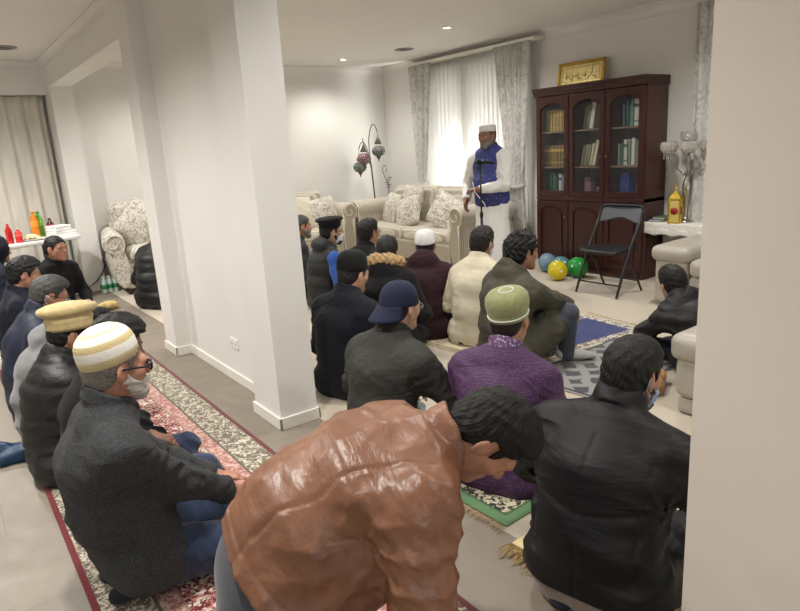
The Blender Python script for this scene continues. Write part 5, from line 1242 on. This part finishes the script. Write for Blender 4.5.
b = MB(); b.tube([(-.145, Y1, .12), (-.145, Y0, .12)], .008, 8); b.build('stretcher', STEEL, t)
b = MB(); b.tube([(.17, Y1 * .92, .12), (.17, Y0 * .92, .12)], .008, 8); b.build('stretcher', STEEL, t)
b = MB()
def back(u, v):
    y = Y1 - .008 + (Y0 - Y1 + .016) * u; e = abs(2 * u - 1); z = .690 + .125 * v + .022 * math.cos((2 * u - 1) * PI) * (1 - v)
    return (.130 + .53 * (z - .66) + .022 * (1 - e * e), y, z)
b.grid(back, 20, 8, .016); b.build('backrest', GREYV, t)
b = MB()
def sp(u, v):
    x = -.20 + .40 * u; w = .215 - .02 * abs(2 * u - 1) ** 4 - .012 * u; y = (2 * v - 1) * w
    return (x, y, .452 - .012 * (1 - (2 * v - 1) ** 2) * (1 - (2 * u - 1) ** 2) - .018 * max(0, .12 - u) / .12)
b.grid(sp, 18, 14, .028); b.build('seat', VINYL, t)

# ------------------------------------------------------------------ balloons
def balloon(x, y, r, col, label, tilt, dots=True):
    n = NB('balloon_%d_%d' % (col[0], col[1])); c = S(col)
    if dots: n.color(n.mix(n.ramp(n.vor(17, None, 'F1', 'Distance', .12), [(.20, (1, 1, 1, 1)), (.24, (0, 0, 0, 1))]), c, (238, 240, 232)))
    else: n.color(c)
    n.set(Roughness=.18); n.b.inputs['Subsurface Weight'].default_value = .15; n.b.inputs['Transmission Weight'].default_value = .12
    t = empty('balloon', (x, y, .006 + r * .98), 0, label, 'balloon', 'party balloons'); t.rotation_euler = (tilt, .3, 0)
    P = [(max(.001, r * math.sin(a) * (1 - .05 * math.cos(a))), -r * math.cos(a) * (1.0 if a > PI / 2 else 1.10)) for a in np.linspace(.10, PI, 22)]
    MB().lathe(P, 32).build('skin', n.m, t)
    MB().lathe([(.006, -r * 1.09), (.005, -r * 1.11), (.011, -r * 1.14), (.013, -r * 1.15), (.010, -r * 1.15)], 12).build('knot', n.m, t)
balloon(5.32, 4.45, .105, (216, 198, 30), 'yellow balloon with white dots on the carpet by the bookcase', 2.4)
balloon(5.56, 4.37, .112, (24, 150, 62), 'green balloon with white dots next to the folding chair', 2.2)
balloon(5.56, 4.60, .105, (90, 142, 146), 'translucent teal balloon squeezed behind the yellow balloon', 1.9, True)
balloon(5.60, 4.83, .105, (120, 150, 172), 'pale blue balloon at the left of the balloon heap', 2.6, False)

# ------------------------------------------------------------------ side table, candelabra, lantern, papers
t = empty('side_table', (6.0, 3.45, .004), 0, 'small wooden side table with white lace cloth right of the bookcase', 'table'); hx, hy, hz = .155, .36, .60
MB().box((-hx, -hy, hz - .025), (hx, hy, hz), .004).build('tabletop', WOOD, t); b = MB(); b.box((-hx + .03, -hy + .03, hz - .10), (hx - .03, hy - .03, hz - .025)); b.build('apron', WOOD, t)
for a in (-1, 1):
    for c in (-1, 1): MB().tube([(a * (hx - .035), c * (hy - .04), .0), (a * (hx - .035), c * (hy - .04), hz - .08)], [.014, .02], 10).build('leg', WOOD, t)
LACE = (lambda n: (n.color(n.mix(n.ramp(n.vor(60), [(.2, (0, 0, 0, 1)), (.3, (1, 1, 1, 1))]), (186, 182, 174), (228, 226, 220))), n.set(Roughness=.9), n.bump(n.vor(60), .4, .004), n.m)[-1])(NB('white_lace'))
b = MB()
def cl(u, v):
    a, c = 2 * u - 1, 2 * v - 1; X, Y = a * (hx + .14), c * (hy + .14); ox, oy = max(0, abs(X) - hx - .006), max(0, abs(Y) - hy - .006)
    d = max(ox, oy); z = hz + .006 - min(d * .98, .14) + 0; sc = .018 * abs(math.sin(Y * 16)) if ox > .08 else (.018 * abs(math.sin(X * 16)) if oy > .08 else 0)
    return (math.copysign(min(abs(X), hx + .008 + .03 * ox), X) if X else 0, math.copysign(min(abs(Y), hy + .008 + .03 * oy), Y) if Y else 0, z + sc)
b.grid(cl, 44, 60, .003); o = b.build('tablecloth', LACE); o.location = (6.0, 3.45, .006); tag(o, 'white lace cloth with scalloped edge on the side table', 'tablecloth')
tz = .004 + hz + .0095
CHR = M('silver_plate', (190, 188, 182), .22, .03, 5, Metallic=.95); CRY = NB('crystal'); CRY.color((226, 222, 216)); CRY.set(Roughness=.10, Metallic=.25, Alpha=.7); CRY.b.inputs['Specular IOR Level'].default_value = .9; CRY.bump(CRY.vor(75), 1.0, .02); CRY = CRY.m
t = empty('candelabra', (6.0, 3.42, tz), 0, 'silver five arm candelabra with crystal cups on the side table', 'candelabra')
MB().lathe([(.085, 0), (.088, .008), (.06, .02), (.025, .035), (.016, .06), (.024, .08), (.016, .10), (.020, .16), (.034, .28), (.040, .34), (.030, .40), (.014, .44), (.022, .46), (.026, .48), (.012, .51), (.010, .60), (.02, .62), (.008, .64)], 24).build('stem', CHR, t)
for k in range(5):
    a = (PI / 2, -PI / 2, PI * .83, PI * 1.17, 0)[k]; mid = k == 4; r = 0 if mid else .195
    ca, sa = math.cos(a), math.sin(a); zc = .76 if mid else .67
    o = None
    if not mid:
        b = MB(); b.tube([(ca * q * r, sa * q * r, z) for q, z in ((.05, .48), (.2, .455), (.4, .50), (.55, .52), (.75, .50), (.9, .52), (1.0, .60), (1.0, .67))], .0065, 8); o = b.build('arm', CHR, t)
    else:
        b = MB(); b.tube([(0, 0, .63), (0, 0, .77)], .008, 8); o = b.build('arm', CHR, t)
    c = (ca * r, sa * r, zc); MB().lathe([(.02, 0), (.050, .006), (.074, .038), (.080, .072), (.070, .11), (.064, .11), (.070, .072), (.045, .02), (.001, .015)], 28, c, sm=False, fn=lambda a_, z_: 1 + .045 * (1 if int(a_ / (2 * PI) * 28 + .5) % 2 else -1)).build('crystal_cup', CRY, o)
    if not mid:
        b = MB()
        for j in range(6):
            q = j * PI / 3; b.lathe([(.001, 0), (.007, -.012), (.001, -.03)], 6, (c[0] + .045 * math.cos(q), c[1] + .045 * math.sin(q), zc - .002), sm=False); b.lathe([(.001, 0), (.006, -.010), (.001, -.022)], 6, (c[0] + .045 * math.cos(q), c[1] + .045 * math.sin(q), zc - .034), sm=False)
        b.build('crystal_drops', CRY, o)
t = empty('lantern', (5.905, 3.47, tz), .3, 'gold ornamental lantern with red rosette windows in front of the candelabra', 'lantern'); GP = M('bright_gold', (206, 178, 70), .3, .1, 20, Metallic=.7)
b = MB(); b.box((-.06, -.06, 0), (.06, .06, .015), .003).box((-.055, -.055, .225), (.055, .055, .24), .003)
for a in (-1, 1):
    for c in (-1, 1): b.box((a * .05 - .007, c * .05 - .007, .015), (a * .05 + .007, c * .05 + .007, .225))
b.lathe([(.075, .24), (.06, .265), (.04, .285), (.02, .30), (.012, .315), (.016, .33), (.006, .345), (.001, .36)], 4, sm=False, mat=Matrix.Rotation(PI / 4, 4, 'Z')); b.tube([(0, .02 * math.cos(q), .365 + .02 * math.sin(q)) for q in np.linspace(0, 2 * PI, 17)], .003, 6, False)
b.build('body', GP, t); MB().box((-.048, -.048, .015), (.048, .048, .225)).build('panels', M('pale_gold_panel', (214, 192, 110), .4, .08, 30), t)
RED = M('crimson_rosette', (150, 18, 36), .5)
for q in range(4):
    mt = Matrix.Rotation(q * PI / 2, 4, 'Z') @ Matrix.Translation((-.050, 0, .12)) @ Matrix.Rotation(-PI / 2, 4, 'Y')
    b = MB(); b.lathe([(.04, -.002), (.04, .003), (.001, .005)], 32, mat=mt, fn=lambda a, z: 1 - .22 * abs(math.sin(4 * a))); b.build('rosette', RED, t)
for k, (y, col, w_, x, lab) in enumerate(((3.70, (52, 84, 150), .15, 5.90, 'blue covered book lying at the bottom of the pile on the side table'), (3.69, (90, 128, 104), .13, 5.905, 'green covered book lying on the blue one on the side table'))):
    t = tag(MB().box((0, 0, 0), (.20, w_, .004)).box((0, 0, .018), (.20, w_, .022)).box((0, w_ - .003, 0), (.20, w_, .022)).build('book', M('flat_cover_%d' % k, col, .5)), lab, 'book', 'books lying on the side table')
    MB().box((.004, .004, .004), (.196, w_ - .004, .018)).build('pages', M('paper', (222, 212, 188), .8), t); t.location = (x, y - .10, tz + .0225 * k); t.rotation_euler = (0, 0, .06 - .1 * k)

# ------------------------------------------------------------------ moroccan floor lamp and flowers
BRZ = M('aged_bronze', (96, 90, 84), .4, .15, 20, Metallic=.7)
def mosaic(a, bb):
    n = NB('mosaic_glass_%d' % a[0]); n.color(n.mix(n.ramp(n.vor(42, None, 'F1', 'Distance', .5), [(.28, (0, 0, 0, 1)), (.36, (1, 1, 1, 1))]), a, bb)); n.set(Roughness=.15); n.bump(n.vor(42), .5, .004); return n.m
t = empty('floor_lamp', (5.5, 8.14, .004), 0, 'bronze floor lamp with three hanging mosaic glass globes in the corner between the sofas', 'lamp')
MB().lathe([(.15, 0), (.15, .012), (.05, .03), (.02, .05)], 28).build('lamp_base', BRZ, t)
b = MB(); b.tube([(0, 0, .03), (0, -.01, .8), (0, .03, 1.28)], .012, 10); b.build('pole', BRZ, t)
def globe(arcpts, c, r, mat):
    b = MB(); b.tube(arcpts, .007, 8); a = b.build('lamp_arm', BRZ, t)
    b = MB(); b.lathe([(.004, .30), (.004, .20), (.016, .195), (.022, .17), (.05, .115), (.052, .10), (.04, .095)], 18, c); b.build('fitting', BRZ, a)
    MB().lathe([(.03, -.082)] + [(r * math.sin(q), -r * .82 * math.cos(q)) for q in np.linspace(.3, PI - .42, 16)], 26, c).build('globe', mat, a)
    MB().lathe([(.034, -.078), (.03, -.10), (.014, -.115), (.008, -.14), (.001, -.155)], 14, c).build('finial', BRZ, a)
arc = lambda y0, z0, y1, z1, top: [(0, y0 + (y1 - y0) * u, z0 + (z1 - z0) * u + (top - max(z0, z1)) * 0 + 4 * u * (1 - u) * (top - (z0 + z1) / 2)) for u in np.linspace(0, 1, 15)]
globe([(0, .03, 1.28), (0, .05, 1.5)] + arc(.05, 1.62, -.19, 1.74, 1.84)[0:], (0, -.19, 1.46), .10, mosaic((170, 174, 170), (92, 94, 94)))
globe([(0, .03, 1.26), (0, .07, 1.40)] + arc(.08, 1.44, .34, 1.50, 1.60), (0, .34, 1.23), .105, mosaic((160, 170, 162), (86, 92, 88)))
globe([(0, .03, 1.20), (-.06, .0, 1.40), (-.12, -.03, 1.50), (-.16, -.05, 1.58), (-.17, -.05, 1.62), (-.17, -.05, 1.66)][::-1], (-.17, -.05, 1.36), .105, mosaic((196, 164, 168), (110, 86, 92)))
t = empty('flower_stem', (5.77, 8.13, .004), 0, 'tall curved stem with dark red flowers standing behind the window sofa', 'flower')
MB().lathe([(.05, 0), (.075, .05), (.08, .2), (.05, .34), (.035, .40), (.045, .44), (.040, .44), (.03, .40)], 20).build('vase', M('dark_vase', (70, 60, 56), .3), t)
b = MB(); b.tube([(0, 0, .05), (0, .01, .6), (0, .0, .86), (.0, .02, .98), (.0, .08, 1.06), (0, .13, 1.14), (0, .12, 1.22), (0, .06, 1.24), (0, .03, 1.18), (0, .06, 1.12)], .006, 6); b.build('stem', M('dry_stem', (96, 84, 66), .8), t)
g = random.Random(4)
for k in range(5):
    c = Vector((g.uniform(-.03, .03), .0 + g.uniform(-.04, .05), .90 + .035 * k)); b = MB()
    for j in range(5):
        a = j * 2 * PI / 5 + k; d = Vector((math.cos(a), math.sin(a), .35)).normalized(); b.tube([c, c + d * .022, c + d * .044], [.004, .014, .003], 6, flat=.4)
    b.build('flower', M('dried_red_petal', (96, 44, 44), .7), t)

# ------------------------------------------------------------------ microphone on its stand
BP = M('black_stand_paint', (18, 18, 20), .4)
t = empty('microphone_stand', (4.44, 4.68, .004), 0, 'black microphone stand in front of the standing preacher', 'microphone stand')
MB().lathe([(.14, 0), (.14, .012), (.03, .026), (.016, .04)], 28).build('stand_base', BP, t)
b = MB(); b.tube([(0, 0, .03), (0, 0, .80)], .014, 10); b.tube([(0, 0, .78), (0, 0, 1.28)], .009, 10); b.build('pole', BP, t)
MB().lathe([(.018, 0), (.02, .02), (.018, .05), (.012, .055)], 12, (0, 0, .77)).build('clutch', BP, t)
b = MB(); b.tube([(-.03, -.02, 1.25), (.0, .0, 1.29), (.05, .02, 1.30)], .014, 8); b.tube([(-.05, -.03, 1.245), (-.01, -.01, 1.30)], .02, 8); b.build('microphone_clip', BP, t)
tm = empty('microphone', (4.46, 4.67, 1.315), 2.9, 'black handheld microphone clipped to the stand at the preacher\'s chest', 'microphone')
b = MB(); b.tube([(-.13, 0, -.02), (.02, 0, .005)], [.012, .017], 12); b.build('handle', BP, tm); MB().lathe([(.017, 0), (.025, .012), (.027, .03), (.02, .048), (.001, .055)], 16, mat=Matrix.Translation((.02, 0, .005)) @ Matrix.Rotation(PI / 2, 4, 'Y')).build('grille', M('mic_mesh', (40, 42, 44), .4, Metallic=.6), tm)
b = MB(); b.tube([(4.46, 4.82, 1.12), (4.47, 4.80, 1.02), (4.48, 4.72, .94), (4.475, 4.665, .90), (4.475, 4.655, .84), (4.47, 4.655, .3), (4.47, 4.50, .10), (4.45, 4.42, .012), (4.42, 4.2, .012)], .005, 6); tag(b.build('cord', M('white_cord', (214, 214, 212), .5)), 'thin white cord hanging along the microphone stand', 'cord')

# ------------------------------------------------------------------ power outlet, cable
t = empty('power_outlet', (1.50, 4.04, .285), 0, 'white double power outlet low on the recessed wall', 'outlet'); WP = M('white_plastic', (236, 236, 232), .35)
MB().box((-.010, -.058, -.036), (0, .058, .036), .003).build('plate', WP, t)
for y in (-.028, .028):
    MB().box((-.014, y - .008, .012), (-.010, y + .008, .026), .001).build('switch', WP, t); b = MB(); b.box((-.0108, y - .010, -.008), (-.0098, y - .006, .002)).box((-.0108, y + .006, -.008), (-.0098, y + .010, .002)).box((-.0108, y - .0015, -.024), (-.0098, y + .0015, -.014)); b.build('socket_slots', M('dark_slot', (40, 40, 40), .6), t)
b = MB(); b.tube([(1.16, 8.26, .012), (1.26, 8.34, .02), (1.38, 8.42, .06), (1.50, 8.46, .13), (1.58, 8.465, .22), (1.625, 8.46, .30), (1.64, 8.50, .34), (1.635, 8.60, .35)], .007, 8); tag(b.build('cable', M('black_cable', (30, 30, 34), .5)), 'black cable looping past the end of the wall by the armchair', 'cable')
# ------------------------------------------------------------------ left room: food table and its things
ta = 22 * D2R; ux, uy = math.cos(ta), math.sin(ta)
t = empty('folding_table', (.62, 8.02, 0), ta, 'white plastic folding table with food at the far left', 'table'); PL = M('white_table_plastic', (226, 226, 222), .45)
MB().box((-.95, -.26, .715), (.68, .30, .76), .012).build('tabletop', PL, t)
for x in (-.75, .50):
    b = MB(); b.tube([(x, -.2, .012), (x, -.2, .70), (x, .24, .70), (x, .24, .012)], .014, 8); b.tube([(x, -.2, .2), (x, .24, .2)], .01, 8); b.build('leg_frame', STEEL, t)
def on(x, y, z=.7605): return (.62 + ux * x - uy * y, 8.02 + uy * x + ux * y, z)
def bottle(x, y, h, r, col, capc, lab, band=None):
    t = empty('bottle', on(x, y), 0, lab, 'bottle', 'drinks bottles on the food table'); n = M('drink_%d_%d_%d' % col, col, .15)
    MB().lathe([(r * .9, 0), (r, .008), (r, h * .30), (r * .93, h * .36), (r, h * .42), (r, h * .66), (r * .7, h * .78), (r * .38, h * .88), (r * .36, h * .94)], 20).build('bottle_body', n, t)
    MB().lathe([(r * .42, h * .93), (r * .42, h * .995), (r * .3, h)], 16).build('bottle_cap', M('cap_%d_%d_%d' % capc, capc, .4), t)
    if band: MB().lathe([(r * 1.005, h * .43), (r * 1.012, h * .44), (r * 1.012, h * .64), (r * 1.005, h * .65)], 20).build('bottle_label', M('band_%d_%d_%d' % band, band, .5), t)
bottle(.36, .07, .30, .042, (214, 128, 40), (226, 120, 30), 'orange drink bottle standing next to the green one', (226, 150, 60))
bottle(.44, .12, .29, .042, (96, 168, 52), (40, 130, 50), 'green drink bottle on the food table', (150, 196, 70))
bottle(.53, .06, .20, .040, (60, 26, 32), (24, 24, 26), 'small dark bottle with pink label on the food table', (206, 60, 100))
bottle(-.02, -.10, .21, .034, (176, 26, 32), (190, 30, 34), 'taller red sauce bottle at the left end of the food table', None)
bottle(.06, -.13, .15, .036, (196, 40, 40), (214, 200, 190), 'short red jar bottle on the food table', (220, 90, 80))
for k in range(2):
    t = empty('foam_box', on(.56 - .03 * k, -.09, .7605 + .062 * k), ta + .1 * k, ['white foam food box under the other one on the food table', 'white foam food box on top of the other one'][k], 'box', 'white foam food boxes'); FM = M('white_foam', (238, 238, 234), .7)
    MB().box((-.13 + .03 * k, -.09, 0), (.13 - .03 * k, .09, .03), .008).build('box_tray', FM, t); MB().box((-.13 + .03 * k, -.09, .031), (.13 - .03 * k, .09, .061), .012).build('box_lid', FM, t)
t = empty('platter', on(.22, -.08), 0, 'round white platter with pale snacks in the middle of the food table', 'platter'); MB().lathe([(.08, 0), (.10, .004), (.14, .018), (.135, .020), (.09, .009), (.001, .008)], 30).build('plate', PL, t)
g = random.Random(9); v = Vox((-.13, -.13, 0), (.13, .13, .14), .008)
for k in range(26): 
    a, r_ = g.uniform(0, 6.28), g.uniform(0, .085); v.op(ell((r_ * math.cos(a), r_ * math.sin(a), .02 + .055 * (1 - r_ / .09) * g.random()), (g.uniform(.018, .03), g.uniform(.015, .025), .016)), .006)
o = v.obj('snacks', M('pale_pastry', (214, 196, 158), .7, .15, 20), t); o['kind'] = 'stuff'
t = empty('platter', on(.33, -.17), 0, 'small flat white plate at the front edge of the food table', 'platter'); MB().lathe([(.05, 0), (.075, .003), (.10, .012), (.096, .014), (.07, .007), (.001, .006)], 26).build('plate', PL, t)
# bottled water pack and blue jacket on the floor
t = empty('water_pack', (1.60, 8.28, .004), .1, 'shrink wrapped pack of green labelled water bottles beside the floral armchair', 'water pack')
gb = M('clear_pet', (178, 198, 190), .1); gl_ = M('green_label', (40, 120, 72), .4)
for a in (-1, 0, 1):
    for c in (-1, 1):
        o = MB().lathe([(.028, 0), (.031, .008), (.031, .13), (.024, .155), (.012, .175), (.012, .185)], 14, (a * .064, c * .033, 0)).build('bottle', gb, t); MB().lathe([(.0318, .05), (.0322, .052), (.0322, .10), (.0318, .102)], 14, (a * .064, c * .033, 0)).build('bottle_label', gl_, o); MB().lathe([(.0135, .183), (.0135, .197), (.001, .198)], 10, (a * .064, c * .033, 0)).build('bottle_cap', M('white_plastic', (236, 236, 232), .35), o)
v = Vox((-.30, -.28, -.02), (.34, .30, .16), .009); g = random.Random(12)
for k in range(9): a = g.uniform(0, 6.28); p = nv([g.uniform(-.14, .14), g.uniform(-.12, .12), .02]); v.op(cap(p, p + nv([math.cos(a) * .1, math.sin(a) * .1, g.uniform(0, .04)]), g.uniform(.03, .05), .02), .05)
v.displace(folds(31, .022, 14)); v.displace(folds(32, .008, 30)); v.all(lambda X, Y, Z: -Z + .0 * X + 0 * Y)
o = v.obj('jacket', fabric('petrol_blue_nylon', (22, 54, 82), rough=.5)); o.location = (.10, 3.90, .001); tag(o, 'crumpled petrol blue jacket lying on the floor behind the men on the runner', 'jacket')
v = Vox((-.16, -.12, -.02), (.18, .14, .14), .008); v.op(cap((-.08, 0, .03), (.09, .03, .04), .05, .045), .05); v.op(cap((0, -.04, .05), (.05, .06, .05), .04, .03), .04); v.displace(folds(41, .014, 18)); v.displace(lambda x, y, z: .005 * np.sin(140 * x) * np.sin(120 * y + 90 * z)); v.all(lambda X, Y, Z: -Z + 0 * X + 0 * Y)
o = v.obj('scarf', fabric('straw_yellow_wool', (196, 172, 112), var=.3)); o.location = (1.32, 7.22, .002); tag(o, 'crumpled straw coloured scarf on the floor past the far end of the runner', 'scarf')
t = empty('shoes_tray', (3.32, 2.02, .012), .5, 'small golden brown folded cloth beside the leather ottoman', 'cloth')
v = Vox((-.18, -.12, -.02), (.18, .12, .12), .008); v.op(cap((-.10, 0, .03), (.10, 0, .03), .045, .045), .03); v.op(cap((-.06, .03, .06), (.08, -.02, .055), .03, .03), .03); v.displace(folds(51, .015, 16)); v.all(lambda X, Y, Z: -Z + 0 * X + 0 * Y)
v.obj('cloth', fabric('golden_brown_satin', (164, 120, 62), var=.3, rough=.45), t); t.name = 'folded_cloth'
# ------------------------------------------------------------------ rendering
SC.view_settings.view_transform = 'Standard'; SC.view_settings.look = 'None'; SC.view_settings.gamma = 1; SC.view_settings.exposure = 0.80
SC.cycles.use_denoising = True; SC.cycles.max_bounces = 8; SC.cycles.diffuse_bounces = 5; SC.cycles.transparent_max_bounces = 12; SC.cycles.sample_clamp_indirect = 6
